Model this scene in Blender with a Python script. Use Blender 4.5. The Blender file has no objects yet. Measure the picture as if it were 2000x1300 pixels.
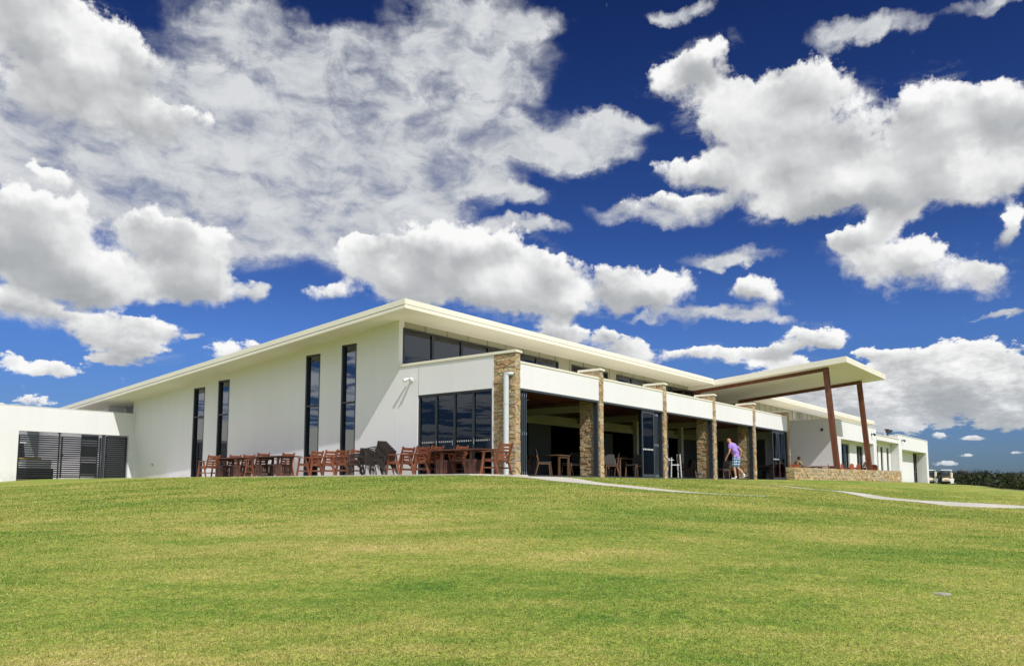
import bpy, bmesh, math, random
import numpy as np
from mathutils import Vector, Matrix, Euler, noise as mnoise

SC = bpy.context.scene
COL = SC.collection
random.seed(7)
PI = math.pi

# ------------------------------------------------------------------ camera
YAW = math.radians(37.55641)           # the long front of the hall runs along +X
PITCH = math.radians(5.7106)
CAM = Vector((-18.46, -14.09, -0.313))  # eye a little below the hall's floor level (z = 0)
FH = Vector((math.cos(YAW), math.sin(YAW), 0))
FR = Vector((math.sin(YAW), -math.cos(YAW), 0))
cd = bpy.data.cameras.new('camera')
cam = bpy.data.objects.new('camera', cd)
COL.objects.link(cam)
cam.location = CAM
fw = FH * math.cos(PITCH) + Vector((0, 0, math.sin(PITCH)))
cam.rotation_euler = fw.to_track_quat('-Z', 'Y').to_euler()
cd.sensor_width = 36
cd.lens = 27.72
cd.shift_y = 0.072
cd.clip_start = 0.1
cd.clip_end = 20000
SC.camera = cam
SUN_DIR = Vector((-0.229, -0.636, 0.737)).normalized()

SC.render.engine = 'CYCLES'
SC.cycles.use_denoising = True
SC.cycles.max_bounces = 8
SC.cycles.diffuse_bounces = 3
SC.cycles.glossy_bounces = 4
SC.cycles.transparent_max_bounces = 16
SC.cycles.caustics_reflective = False
SC.cycles.caustics_refractive = False
SC.cycles.sample_clamp_indirect = 6
SC.view_settings.view_transform = 'Standard'
SC.view_settings.look = 'None'
SC.view_settings.exposure = 0
SC.view_settings.gamma = 1


# ------------------------------------------------------------------ node helper
class NT:
    """small helper that wires shader nodes; inputs are numbers, tuples or sockets"""
    def __init__(self, tree):
        self.t = tree
        self.n = tree.nodes
        self.l = tree.links

    def put(self, sock, v):
        if isinstance(v, bpy.types.NodeSocket):
            self.l.new(v, sock)
        elif v is not None:
            if isinstance(v, (tuple, list)) and sock.type == 'RGBA' and len(v) == 3:
                v = (*v, 1)
            sock.default_value = v

    def m(self, op, a=None, b=None, c=None, clamp=False):
        x = self.n.new('ShaderNodeMath')
        x.operation = op
        x.use_clamp = clamp
        for i, v in enumerate((a, b, c)):
            if v is not None:
                self.put(x.inputs[i], v)
        return x.outputs[0]

    def v(self, op, a=None, b=None, scale=None):
        x = self.n.new('ShaderNodeVectorMath')
        x.operation = op
        if a is not None:
            self.put(x.inputs[0], a)
        if b is not None:
            self.put(x.inputs[1], b)
        if scale is not None:
            self.put(x.inputs['Scale'], scale)
        return x.outputs['Value'] if op in ('DOT_PRODUCT', 'LENGTH', 'DISTANCE') else x.outputs[0]

    def xyz(self, x, y, z):
        c = self.n.new('ShaderNodeCombineXYZ')
        for i, v in enumerate((x, y, z)):
            self.put(c.inputs[i], v)
        return c.outputs[0]

    def sep(self, v):
        s = self.n.new('ShaderNodeSeparateXYZ')
        self.put(s.inputs[0], v)
        return s.outputs

    def noise(self, vec, scale, detail=2, rough=0.5, lac=2.0, dist=0.0, dim='3D', out=0, w=None):
        x = self.n.new('ShaderNodeTexNoise')
        x.noise_dimensions = dim
        if vec is not None:
            self.put(x.inputs['Vector'], vec)
        x.inputs['Scale'].default_value = scale
        x.inputs['Detail'].default_value = detail
        x.inputs['Roughness'].default_value = rough
        x.inputs['Lacunarity'].default_value = lac
        x.inputs['Distortion'].default_value = dist
        return x.outputs[out]

    def voro(self, vec, scale, feature='F1', detail=0, rough=0.5, rand=1.0, out='Distance', dim='3D', smooth=None):
        x = self.n.new('ShaderNodeTexVoronoi')
        x.feature = feature
        x.voronoi_dimensions = dim
        if vec is not None:
            self.put(x.inputs['Vector'], vec)
        x.inputs['Scale'].default_value = scale
        if 'Detail' in x.inputs:
            x.inputs['Detail'].default_value = detail
            x.inputs['Roughness'].default_value = rough
        x.inputs['Randomness'].default_value = rand
        if smooth is not None and 'Smoothness' in x.inputs:
            x.inputs['Smoothness'].default_value = smooth
        return x.outputs[out]

    def ramp(self, f, stops, interp='LINEAR'):
        x = self.n.new('ShaderNodeValToRGB')
        x.color_ramp.interpolation = interp
        e = x.color_ramp.elements
        while len(e) < len(stops):
            e.new(0.5)
        for i, (p, c) in enumerate(stops):
            e[i].position = p
            e[i].color = (*c, 1) if len(c) == 3 else c
        self.put(x.inputs[0], f)
        return x.outputs[0]

    def mix(self, f, a, b, blend='MIX'):
        x = self.n.new('ShaderNodeMix')
        x.data_type = 'RGBA'
        x.blend_type = blend
        self.put(x.inputs[0], f)
        self.put(x.inputs[6], a)
        self.put(x.inputs[7], b)
        return x.outputs[2]

    def rng(self, v, a, b, c=0.0, d=1.0, smooth=False):
        x = self.n.new('ShaderNodeMapRange')
        x.interpolation_type = 'SMOOTHSTEP' if smooth else 'LINEAR'
        x.clamp = True
        for i, val in enumerate((v, a, b, c, d)):
            self.put(x.inputs[i], val)
        return x.outputs[0]

    def tex(self, kind):
        return self.n.new('ShaderNodeTexCoord').outputs[kind]

# ------------------------------------------------------------------ sky: Sky Texture plus procedural clouds by compass direction
# each cloud: azimuth, elevation, half width, height above and below its middle (degrees)
CUMULUS = [(-31.3, 26.8, 6.15, 3.24, 3.4), (-27.4, 26.8, 2.47, 1.7, 2.63), (-33.4, 27.6, 3.57, 2.37, 2.18), (-30.3, 23.9, 5.8, 2.29, 2.35), (-24.7,
23.7, 2.88, 1.81, 2.17), (-31.3, 16.7, 5.31, 2.13, 3.1), (-32.4, 16.8, 2.46, 1.86, 2.44), (-25.0, 16.7, 2.82, 2.0, 2.29), (-23.4, 15.9, 3.53, 1.97,
2.33), (-21.3, 15.4, 2.15, 2.07, 2.03), (-26.7, 12.9, 7.56, 1.95, 1.38), (-18.3, 13.5, 1.64, 1.38, 0.83), (-32.0, 14.1, 3.84, 1.84, 1.86), (-9.4,
16.7, 4.08, 1.97, 3.22), (-11.3, 16.9, 2.2, 1.54, 2.48), (-4.6, 17.5, 4.17, 2.32, 3.41), (-0.6, 16.5, 3.81, 2.49, 2.9), (2.3, 15.6, 3.04, 1.94, 2.54),
(-3.0, 14.0, 8.27, 2.17, 1.53), (-13.2, 13.9, 1.94, 0.99, 0.85), (7.2, 15.1, 3.18, 1.5, 2.17), (11.2, 14.1, 2.63, 1.64, 1.51), (4.2, 13.2, 2.64, 1.53,
1.54), (8.8, 13.3, 2.77, 1.65, 1.38), (0.4, 12.9, 4.16, 1.1, 1.47), (3.2, 11.0, 2.26, 1.32, 1.48), (6.8, 10.4, 3.16, 1.25, 1.47), (9.1, 9.5, 2.57,
1.1, 1.47), (12.3, 27.9, 2.98, 1.85, 1.9), (14.7, 28.8, 2.27, 1.44, 1.85), (16.3, 25.9, 4.29, 2.48, 3.21), (21.9, 26.5, 3.09, 1.85, 2.45), (20.1,
23.8, 7.16, 3.4, 3.54), (18.6, 21.1, 5.87, 2.91, 2.49), (24.6, 20.9, 5.73, 2.79, 2.71), (29.1, 23.5, 2.82, 2.15, 2.39), (32.4, 23.0, 3.05, 1.76,
2.32), (30.7, 21.2, 5.15, 2.06, 1.86), (22.6, 19.1, 5.56, 1.61, 1.31), (11.7, 19.8, 4.77, 0.75, 0.96), (13.3, 21.9, 3.28, 1.33, 1.34), (27.9, 18.0,
3.3, 1.25, 1.33), (31.4, 18.2, 2.8, 1.8, 1.52), (25.0, 15.7, 3.45, 1.69, 2.31), (27.7, 14.1, 4.48, 1.67, 1.81), (31.7, 13.2, 2.48, 1.43, 1.88), (32.8,
15.5, 0.97, 1.81, 1.22), (23.1, 16.3, 1.45, 0.73, 0.8), (17.8, 13.0, 2.61, 1.46, 1.33), (13.7, 9.3, 2.84, 0.58, 0.72), (17.5, 9.1, 4.44, 0.71, 0.85),
(21.2, 10.0, 2.56, 0.96, 1.04), (18.2, 8.1, 2.17, 0.85, 1.06), (22.2, 9.5, 1.29, 0.69, 0.55), (29.3, 7.6, 2.86, 1.94, 2.27), (27.0, 6.6, 3.57, 1.66,
1.99), (31.3, 6.6, 3.01, 1.59, 1.91), (24.2, 5.3, 4.04, 2.37, 2.03), (29.9, 4.6, 4.78, 1.61, 1.1), (19.5, 6.6, 3.99, 1.4, 1.75), (24.7, 8.7, 1.37,
0.61, 0.54), (28.6, 3.1, 0.98, 0.23, 0.2), (30.5, 2.9, 1.0, 0.22, 0.16), (28.8, 1.3, 1.43, 0.29, 0.16), (29.9, 1.9, 0.61, 0.16, 0.13), (32.8, 2.0,
0.53, 0.19, 0.16), (-28.1, 10.3, 2.41, 1.76, 1.44), (-26.0, 9.5, 2.89, 1.2, 0.93), (-31.7, 7.4, 2.51, 0.82, 0.63), (-27.4, 8.0, 1.96, 0.59, 0.53),
(-19.6, 9.5, 2.61, 0.84, 1.19), (-31.3, 5.2, 1.42, 0.45, 0.51), (-33.0, 8.0, 0.79, 0.62, 0.62), (27.0, 19.3, 4.58, 2.17, 1.89), (32.9, 19.5, 2.45,
2.05, 2.08), (26.0, 16.9, 2.78, 0.96, 0.97), (20.6, 18.9, 4.03, 1.31, 1.19), (26.5, 8.2, 1.81, 1.13, 1.0), (29.2, 8.4, 1.72, 0.97, 0.97), (31.1, 7.9,
1.93, 0.95, 0.96), (32.9, 5.9, 1.85, 1.25, 1.25), (22.1, 6.5, 2.57, 1.38, 1.17), (23.9, 3.7, 2.8, 0.82, 0.54), (26.9, 3.7, 2.96, 0.86, 0.53), (31.7,
3.6, 2.16, 0.7, 0.44), (16.4, 6.3, 2.41, 0.86, 0.86), (18.5, 9.1, 2.03, 0.56, 0.56), (-32.6, 14.0, 3.79, 1.53, 1.54), (-28.9, 13.9, 3.5, 1.59, 1.28),
(-22.3, 13.3, 3.57, 1.68, 1.22), (-30.2, 12.5, 4.25, 1.26, 1.08), (-0.0, 14.4, 4.55, 1.81, 1.83), (-6.8, 14.8, 4.49, 1.79, 1.81), (-31.8, 15.1, 3.31,
1.84, 1.86), (-33.1, 4.9, 1.05, 0.25, 0.25), (-31.5, 19.4, 1.68, 0.6, 0.6), (21.4, 5.1, 3.56, 1.25, 1.04), (32.0, 8.1, 2.44, 1.26, 1.26), (28.5, 5.5,
4.63, 1.63, 1.64), (25.3, 7.3, 3.68, 1.68, 1.68), (32.8, 4.3, 1.58, 0.94, 0.75), (20.2, 7.9, 1.99, 0.77, 0.84), (-26.2, 8.6, 3.03, 1.0, 0.8), (-24.8,
10.1, 1.87, 1.14, 0.87), (-30.3, 7.3, 1.96, 0.71, 0.51), (-32.7, 11.5, 2.15, 0.8, 0.93), (-31.6, 11.0, 3.02, 0.75, 0.76), (30.2, 6.7, 3.92, 1.61,
1.61)]
SHEET = [(-31.5, 20.3, 5.33, 2.35, 2.4), (-27.3, 19.2, 6.67, 2.78, 2.85), (-21.4, 22.0, 7.35, 3.44, 3.9), (-14.5, 27.0, 3.28, 1.06, 1.26), (-24.5,
25.6, 5.16, 2.36, 2.43), (-32.8, 22.1, 4.12, 1.71, 1.74), (-5.4, 25.7, 3.46, 1.3, 1.32), (-3.8, 22.1, 3.45, 1.36, 1.72), (-10.6, 18.0, 6.26, 1.73,
1.76), (-19.1, 17.4, 6.13, 2.01, 2.04), (0.4, 24.8, 3.48, 1.32, 1.34), (6.9, 23.3, 2.28, 0.87, 0.88), (1.2, 31.2, 2.35, 0.78, 0.92), (-17.9, 21.2,
11.41, 5.12, 5.04), (-26.8, 21.5, 7.99, 3.02, 3.44), (-11.5, 25.0, 7.78, 3.49, 3.65), (-7.3, 22.3, 6.05, 3.0, 3.1), (-15.0, 18.1, 6.41, 2.38, 2.07),
(-0.8, 28.6, 3.9, 1.87, 2.25), (-2.7, 24.8, 4.63, 1.32, 2.01), (4.2, 23.8, 4.79, 1.33, 1.42), (-20.0, 29.6, 4.16, 1.73, 1.78), (-17.4, 28.5, 3.2, 1.2,
1.09), (-12.3, 29.1, 2.99, 0.91, 0.93), (0.4, 20.4, 1.92, 0.76, 0.77), (-7.8, 29.4, 4.98, 1.53, 1.25), (-3.9, 32.0, 4.69, 1.18, 1.51), (8.1, 25.1,
2.66, 0.78, 0.79), (15.8, 11.4, 3.32, 0.42, 0.43), (25.6, 28.8, 3.03, 0.62, 0.74), (32.9, 28.4, 2.5, 0.48, 0.59), (-31.9, 11.0, 3.28, 0.94, 1.26),
(11.7, 19.7, 4.77, 0.68, 0.83), (-9.1, 19.1, 5.59, 1.72, 1.75), (-22.2, 10.1, 0.97, 0.27, 0.27), (12.8, 31.7, 2.25, 0.41, 0.41), (-0.0, 18.3, 3.06,
0.5, 0.43), (15.6, 15.9, 3.18, 0.55, 0.42), (32.4, 10.9, 1.62, 0.19, 0.19), (11.2, 12.3, 2.18, 0.36, 0.36), (14.1, 11.8, 3.2, 0.43, 0.36)]
SKY_GAIN = 1.0

wd = bpy.data.worlds.new('World')
SC.world = wd
wd.use_nodes = True
wd.node_tree.nodes.clear()
W = NT(wd.node_tree)
dirv = W.v('NORMALIZE', W.tex('Generated'))
dsx, dsy, dsz = W.sep(dirv)
az = W.m('MULTIPLY', W.m('ARCTAN2', W.v('DOT_PRODUCT', dirv, tuple(FR)), W.v('DOT_PRODUCT', dirv, tuple(FH))), 57.29578)
el = W.m('MULTIPLY', W.m('ARCSINE', dsz), 57.29578)
P0 = W.xyz(az, el, 0.0)

def centred(col, amp):
    return W.v('MULTIPLY', W.v('SUBTRACT', col, (0.5, 0.5, 0.5)), amp)

def vma(a, b, c):
    x = W.n.new('ShaderNodeVectorMath')
    x.operation = 'MULTIPLY_ADD'
    for i, v in enumerate((a, b, c)):
        W.put(x.inputs[i], v)
    return x.outputs[0]

def cloud_field(lst, pos, KR=-0.62):
    """summed density and height-weighted density of the lobes, three lobes to a vector"""
    sp = W.sep(pos)
    av = W.xyz(sp[0], sp[0], sp[0])
    ev = W.xyz(sp[1], sp[1], sp[1])
    lst = list(lst)
    while len(lst) % 3:
        lst.append((0, -80, 1, 1, 1))
    tot = hgt = (0.0, 0.0, 0.0)
    for i in range(0, len(lst), 3):
        g = lst[i:i + 3]
        u = vma(av, tuple(1 / q[2] for q in g), tuple(-q[0] / q[2] for q in g))
        y = vma(ev, tuple(1 / q[3] for q in g), tuple(-q[1] / q[3] for q in g))
        dy = vma(W.v('MINIMUM', y, (0, 0, 0)), tuple(q[3] / q[4] for q in g), W.v('MAXIMUM', y, (0, 0, 0)))
        r2 = vma(u, u, W.v('MULTIPLY', dy, dy))
        w = W.v('MAXIMUM', vma(r2, (KR,) * 3, (1.0,) * 3), (0, 0, 0))
        w = W.v('MULTIPLY', w, w)
        tot = W.v('ADD', w, tot)
        hgt = vma(w, dy, hgt)
    one = (1.0, 1.0, 1.0)
    return W.v('DOT_PRODUCT', tot, one), W.v('DOT_PRODUCT', hgt, one)

# ---- heaped clouds
lowk = W.rng(el, 2.0, 14.0, 0.25, 1.0)          # finer detail near the horizon, where clouds are farther away
warpA = W.v('SCALE', centred(W.noise(P0, 0.17, 4, 0.55, out=1), (4.2, 2.8, 0)), scale=lowk)
warpB = W.v('SCALE', centred(W.noise(P0, 0.8, 7, 0.62, out=1), (1.7, 1.3, 0)), scale=lowk)
P1 = W.v('ADD', W.v('ADD', P0, warpA), warpB)
F, H = cloud_field(CUMULUS, P1)
Pn = W.v('MULTIPLY', P0, (1.0, 1.2, 1.0))
Pn = W.v('ADD', Pn, W.v('SCALE', warpB, scale=0.8))

def puff(p, sc, det):
    return W.m('SUBTRACT', 1.0, W.voro(p, sc, 'SMOOTH_F1', det, 0.5, smooth=0.6, dim='2D'))

b0 = puff(Pn, 0.30, 3.0)
fine = W.noise(P0, 1.3, 9, 0.66, dim='2D')
dens = W.m('ADD', F, W.m('MULTIPLY', W.m('SUBTRACT', b0, 0.55), 0.60))
dens = W.m('ADD', dens, W.m('MULTIPLY', W.m('SUBTRACT', fine, 0.5), 0.70))
small = W.m('SUBTRACT', W.noise(W.v('MULTIPLY', P0, (0.8, 1.9, 1.0)), 1.15, 8, 0.64, dim='2D'), 0.5)
far = W.rng(el, 4.0, 13.0, 1.0, 0.0)             # distant clouds: smaller heaps in the same bank
far = W.m('MULTIPLY', far, W.rng(F, 0.02, 0.35))
dens = W.m('ADD', dens, W.m('MULTIPLY', W.m('MULTIPLY', small, far), 3.2))
dens = W.m('SUBTRACT', dens, W.m('MULTIPLY', far, 0.05))
hgt = W.m('DIVIDE', H, W.m('MAXIMUM', F, 0.05))
# crisp on the tops, softer and thinner on the undersides
soft = W.rng(hgt, -0.5, 0.5, 0.80, 0.27)
cu_a = W.rng(dens, 0.17, W.m('ADD', 0.17, soft), 0, 1, True)
# big soft swellings lit from the upper right, and small ones near the rims
c0 = puff(W.v('ADD', Pn, W.v('SCALE', warpA, scale=0.5)), 0.15, 1.2)
c1 = puff(W.v('ADD', W.v('ADD', Pn, (0.9, 1.5, 0)), W.v('SCALE', warpA, scale=0.5)), 0.15, 1.2)
b1 = puff(W.v('ADD', Pn, (0.22, 0.42, 0)), 0.30, 3.0)
rim = W.rng(dens, 0.2, 1.3, 1.0, 0.25)
broad = W.noise(P0, 0.2, 4, 0.5, dim='2D')
lum = W.m('MULTIPLY_ADD', hgt, 0.38, 0.75)
lum = W.m('ADD', lum, W.m('MULTIPLY', W.m('MULTIPLY', small, far), 0.9))
lum = W.m('ADD', lum, W.m('MULTIPLY', W.m('SUBTRACT', c0, c1), 0.50))
lum = W.m('ADD', lum, W.m('MULTIPLY', W.m('MULTIPLY', W.m('SUBTRACT', b0, b1), rim), 0.55))
lum = W.m('ADD', lum, W.m('MULTIPLY', W.m('SUBTRACT', broad, 0.5), 0.34))
lum = W.m('ADD', lum, W.rng(dens, 0.15, 1.3, 0.14, -0.06))
lum = W.rng(lum, 0.35, 1.0, 0.0, 1.0)
cu_c = W.ramp(lum, [(0.0, (0.38, 0.40, 0.42)), (0.3, (0.47, 0.485, 0.50)), (0.55, (0.62, 0.63, 0.64)), (0.8, (0.83, 0.835, 0.835)), (1.0, (0.96, 0.96, 0.955))])

# ---- thin broken sheet
warpC = centred(W.noise(P0, 0.2, 6, 0.6, out=1), (6.0, 4.5, 0))
P2 = W.v('ADD', P0, warpC)
S, SHh = cloud_field(SHEET, P2, -0.46)
stre = W.noise(W.v('ADD', W.v('MULTIPLY', P0, (0.75, 1.15, 1.0)), W.v('SCALE', warpC, scale=0.25)), 0.42, 9, 0.62, dim='2D', dist=0.3)
S1 = W.m('MINIMUM', S, 0.84)
stre2 = W.noise(W.v('ADD', W.v('MULTIPLY', P0, (0.6, 1.5, 1.0)), W.v('SCALE', warpC, scale=0.35)), 0.20, 8, 0.6, dim='2D')
brk = W.m('ADD', W.m('MULTIPLY', W.m('SUBTRACT', stre, 0.475), 1.45), W.m('MULTIPLY', W.m('SUBTRACT', stre2, 0.465), 1.7))
sd = W.m('ADD', S1, W.m('MULTIPLY', brk, W.rng(S, 0.0, 0.40)))
sh_a = W.m('MULTIPLY', W.m('MULTIPLY', W.rng(sd, 0.0, 0.90, 0, 1, False), W.rng(S, 0.0, 0.10)), 0.97)
# torn veils drifting round the edges of everything
veil = W.noise(W.v('ADD', W.v('MULTIPLY', P0, (0.55, 1.25, 1.0)), W.v('SCALE', warpC, scale=0.6)), 0.33, 10, 0.68, dim='2D')
near = W.m('MAXIMUM', W.rng(S, 0.02, 0.30), W.m('MULTIPLY', W.rng(F, 0.06, 0.45), 0.7))
ve_a = W.m('MULTIPLY', W.m('MULTIPLY', W.rng(veil, 0.50, 0.74, 0, 0.75, True), near), W.rng(el, 5, 12))
sh_a = W.m('MAXIMUM', sh_a, ve_a)
sh_l = W.m('ADD', W.m('MULTIPLY', stre, 0.55), W.m('MULTIPLY', stre2, 0.45))
sh_c = W.ramp(sh_l, [(0.36, (0.44, 0.465, 0.52)), (0.47, (0.53, 0.555, 0.595)), (0.60, (0.71, 0.725, 0.74))])

# ---- clouds over the rest of the sky, behind the viewer and overhead
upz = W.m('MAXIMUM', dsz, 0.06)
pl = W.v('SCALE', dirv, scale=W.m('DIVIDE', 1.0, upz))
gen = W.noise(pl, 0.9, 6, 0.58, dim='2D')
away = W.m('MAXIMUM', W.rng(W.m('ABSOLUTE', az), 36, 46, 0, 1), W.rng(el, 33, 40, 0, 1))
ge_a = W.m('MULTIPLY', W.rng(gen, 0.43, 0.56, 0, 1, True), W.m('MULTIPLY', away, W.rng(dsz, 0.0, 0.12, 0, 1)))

# ---- clear sky
sky = W.n.new('ShaderNodeTexSky')
sky.sky_type = 'NISHITA'
sky.sun_disc = False
sky.sun_elevation = math.asin(SUN_DIR.z)
sky.sun_rotation = math.atan2(SUN_DIR.x, SUN_DIR.y)
sky.air_density = 1.0
sky.dust_density = 0.6
sky.ozone_density = 2.0
skc = W.mix(1.0, sky.outputs[0], W.ramp(W.rng(el, 0, 34), [(0.0, (0.26, 0.38, 0.64)), (0.10, (0.28, 0.43, 0.78)), (0.30, (0.30, 0.49, 0.95)), (0.52, (0.175, 0.315, 0.70)), (0.75, (0.122, 0.225, 0.55)), (1.0, (0.076, 0.148, 0.395))]), 'MULTIPLY')
c = W.v('SCALE', skc, scale=SKY_GAIN)
c = W.mix(ge_a, c, (10.8, 11.2, 12.0))  # unseen clouds behind the viewer, brightened to fill the shaded walls
c = W.mix(sh_a, c, W.v('SCALE', sh_c, scale=10.0))
cuc = W.mix(W.rng(el, 0.5, 7, 0.55, 0.0), W.v('SCALE', cu_c, scale=10.0), (4.3, 4.9, 5.8))
c = W.mix(cu_a, c, cuc)
c = W.mix(W.rng(el, -1.5, -0.3), (3.0, 3.4, 2.6), c)
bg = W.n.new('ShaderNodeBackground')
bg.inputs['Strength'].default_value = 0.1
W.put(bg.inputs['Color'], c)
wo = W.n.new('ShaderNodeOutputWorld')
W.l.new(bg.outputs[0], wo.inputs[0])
wd.cycles.sampling_method = 'MANUAL'
wd.cycles.sample_map_resolution = 512

sl = bpy.data.lights.new('sun', 'SUN')
sl.energy = 3.9
sl.angle = math.radians(0.53)
sl.color = (1.0, 0.965, 0.91)
so = bpy.data.objects.new('sun', sl)
COL.objects.link(so)
so.rotation_euler = SUN_DIR.to_track_quat('Z', 'Y').to_euler()
so.location = (-20, -60, 70)

# ------------------------------------------------------------------ materials
def mat(name):
    m = bpy.data.materials.new(name)
    m.use_nodes = True
    m.node_tree.nodes.clear()
    n = NT(m.node_tree)
    out = n.n.new('ShaderNodeOutputMaterial')
    return m, n, out

def pbsdf(n, out, color, rough=0.6, metal=0.0, spec=0.5, normal=None, coat=0.0):
    b = n.n.new('ShaderNodeBsdfPrincipled')
    n.put(b.inputs['Base Color'], color)
    n.put(b.inputs['Roughness'], rough)
    n.put(b.inputs['Metallic'], metal)
    n.put(b.inputs['Specular IOR Level'], spec)
    n.put(b.inputs['Coat Weight'], coat)
    if normal is not None:
        n.put(b.inputs['Normal'], normal)
    n.l.new(b.outputs[0], out.inputs[0])
    return b

def bump(n, h, strength=0.3, dist=0.01):
    b = n.n.new('ShaderNodeBump')
    b.inputs['Strength'].default_value = strength
    b.inputs['Distance'].default_value = dist
    n.put(b.inputs['Height'], h)
    return b.outputs[0]

def simple(name, col, rough=0.6, var=0.12, scale=3.0, metal=0.0, spec=0.5, bmp=0.0, bscale=40, coat=0.0):
    m, n, out = mat(name)
    p = n.tex('Object')
    f = n.noise(p, scale, 5, 0.6)
    k = n.rng(f, 0.3, 0.7, 1 - var, 1 + var)
    c = n.v('SCALE', col, scale=k)
    nm = bump(n, n.noise(p, bscale, 4, 0.6), bmp, 0.004) if bmp else None
    pbsdf(n, out, c, n.rng(f, 0.3, 0.7, rough * 0.92, min(1, rough * 1.08)), metal, spec, nm, coat)
    return m

def render_wall(name, col=(0.775, 0.762, 0.768)):
    """acrylic painted render: faint trowel texture, slight weather staining low down and under edges"""
    m, n, out = mat(name)
    p = n.tex('Object')
    s = n.sep(p)
    big = n.noise(p, 0.35, 4, 0.55)
    runs = n.noise(n.v('MULTIPLY', p, (1.9, 1.9, 0.10)), 1.0, 6, 0.65)
    low = n.rng(s[2], 0.0, 0.35, 1.0, 0.0)
    k = n.m('ADD', n.rng(big, 0.3, 0.7, 0.96, 1.015), n.rng(runs, 0.45, 0.75, 0.0, -0.035))
    splash = n.m('MULTIPLY', low, n.rng(n.noise(p, 3.0, 5, 0.65), 0.35, 0.65, 0.0, 0.16))
    k = n.m('SUBTRACT', k, splash)
    c = n.v('SCALE', col, scale=k)
    nm = bump(n, n.m('ADD', n.noise(p, 60, 5, 0.65), n.m('MULTIPLY', n.noise(p, 2.5, 3, 0.5), 1.5)), 0.22, 0.004)
    pbsdf(n, out, c, 0.82, 0, 0.25, nm)
    return m

M = {}
M['white'] = render_wall('white_render')
M['cream'] = simple('cream_metal', (0.80, 0.755, 0.63), 0.45, 0.03, 0.8)
M['soffit'] = simple('soffit_sheet', (0.85, 0.825, 0.72), 0.7, 0.03, 0.6)
M['coping'] = simple('cream_coping', (0.78, 0.73, 0.60), 0.5, 0.05, 2.0)
M['clad'] = simple('khaki_cladding', (0.36, 0.345, 0.26), 0.55, 0.06, 1.5)
M['frame'] = simple('charcoal_aluminium', (0.016, 0.018, 0.022), 0.34, 0.2, 4.0, spec=0.6)
M['steel_frame'] = simple('slate_aluminium', (0.035, 0.045, 0.058), 0.30, 0.15, 4.0, spec=0.6)
M['galv'] = simple('pale_pipe_paint', (0.56, 0.61, 0.62), 0.4, 0.05, 3.0)
M['concrete'] = simple('path_concrete', (0.48, 0.445, 0.375), 0.85, 0.2, 1.3, bmp=0.3)
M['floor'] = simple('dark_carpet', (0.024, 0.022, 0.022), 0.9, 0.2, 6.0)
M['plaster_in'] = simple('interior_plaster', (0.40, 0.39, 0.35), 0.8, 0.05, 2.0)
M['bulk'] = simple('interior_bulkhead', (0.47, 0.44, 0.36), 0.8, 0.04, 2.0)
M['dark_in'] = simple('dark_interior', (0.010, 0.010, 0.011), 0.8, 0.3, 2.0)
M['blind'] = simple('roller_blind', (0.095, 0.10, 0.092), 0.9, 0.06, 2.0)
M['black'] = simple('black_plastic', (0.012, 0.012, 0.013), 0.45, 0.2, 8.0)
M['rubber'] = simple('tyre_rubber', (0.018, 0.018, 0.018), 0.85, 0.2, 9.0)
M['cart_cream'] = simple('cart_cream_paint', (0.66, 0.57, 0.40), 0.3, 0.04, 5.0, coat=0.3)
M['cart_white'] = simple('cart_roof_white', (0.78, 0.78, 0.76), 0.4, 0.04, 5.0)
M['seat_tan'] = simple('tan_vinyl', (0.22, 0.13, 0.075), 0.6, 0.1, 9.0)
M['bag_cream'] = simple('bag_cream_nylon', (0.60, 0.52, 0.40), 0.75, 0.12, 9.0)
M['bag_white'] = simple('bag_white_nylon', (0.74, 0.74, 0.70), 0.7, 0.1, 9.0)
M['chrome'] = simple('bright_metal', (0.62, 0.62, 0.62), 0.25, 0.1, 9.0, metal=1.0)
M['white_paint'] = simple('white_enamel', (0.76, 0.76, 0.74), 0.4, 0.04, 6.0)
M['lamp_white'] = simple('lamp_body_white', (0.76, 0.77, 0.77), 0.4, 0.04, 6.0)
M['wicker'] = simple('dark_wicker', (0.030, 0.021, 0.017), 0.6, 0.3, 40.0, bmp=0.6, bscale=120)
M['upholstery'] = simple('grey_upholstery', (0.055, 0.047, 0.042), 0.9, 0.15, 10.0)
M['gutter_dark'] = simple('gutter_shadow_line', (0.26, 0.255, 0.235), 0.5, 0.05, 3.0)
M['skin'] = simple('skin', (0.50, 0.25, 0.155), 0.55, 0.10, 12.0)
M['skin_dark'] = simple('tanned_skin', (0.22, 0.105, 0.06), 0.55, 0.1, 12.0)
M['purple'] = simple('purple_cotton', (0.34, 0.215, 0.62), 0.85, 0.10, 8.0, bmp=0.4, bscale=14)
M['shoe'] = simple('white_leather', (0.76, 0.76, 0.77), 0.5, 0.05, 12.0)
M['tan_cloth'] = simple('khaki_cotton', (0.30, 0.24, 0.12), 0.9, 0.12, 8.0)
M['dark_cloth'] = simple('dark_cotton', (0.02, 0.02, 0.026), 0.9, 0.2, 8.0)
M['white_cloth'] = simple('white_cotton', (0.72, 0.72, 0.70), 0.9, 0.05, 8.0)
M['hair_dark'] = simple('dark_hair', (0.015, 0.011, 0.009), 0.6, 0.3, 60.0)
M['bark'] = simple('bark', (0.10, 0.075, 0.055), 0.9, 0.3, 6.0, bmp=0.8, bscale=10)

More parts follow.
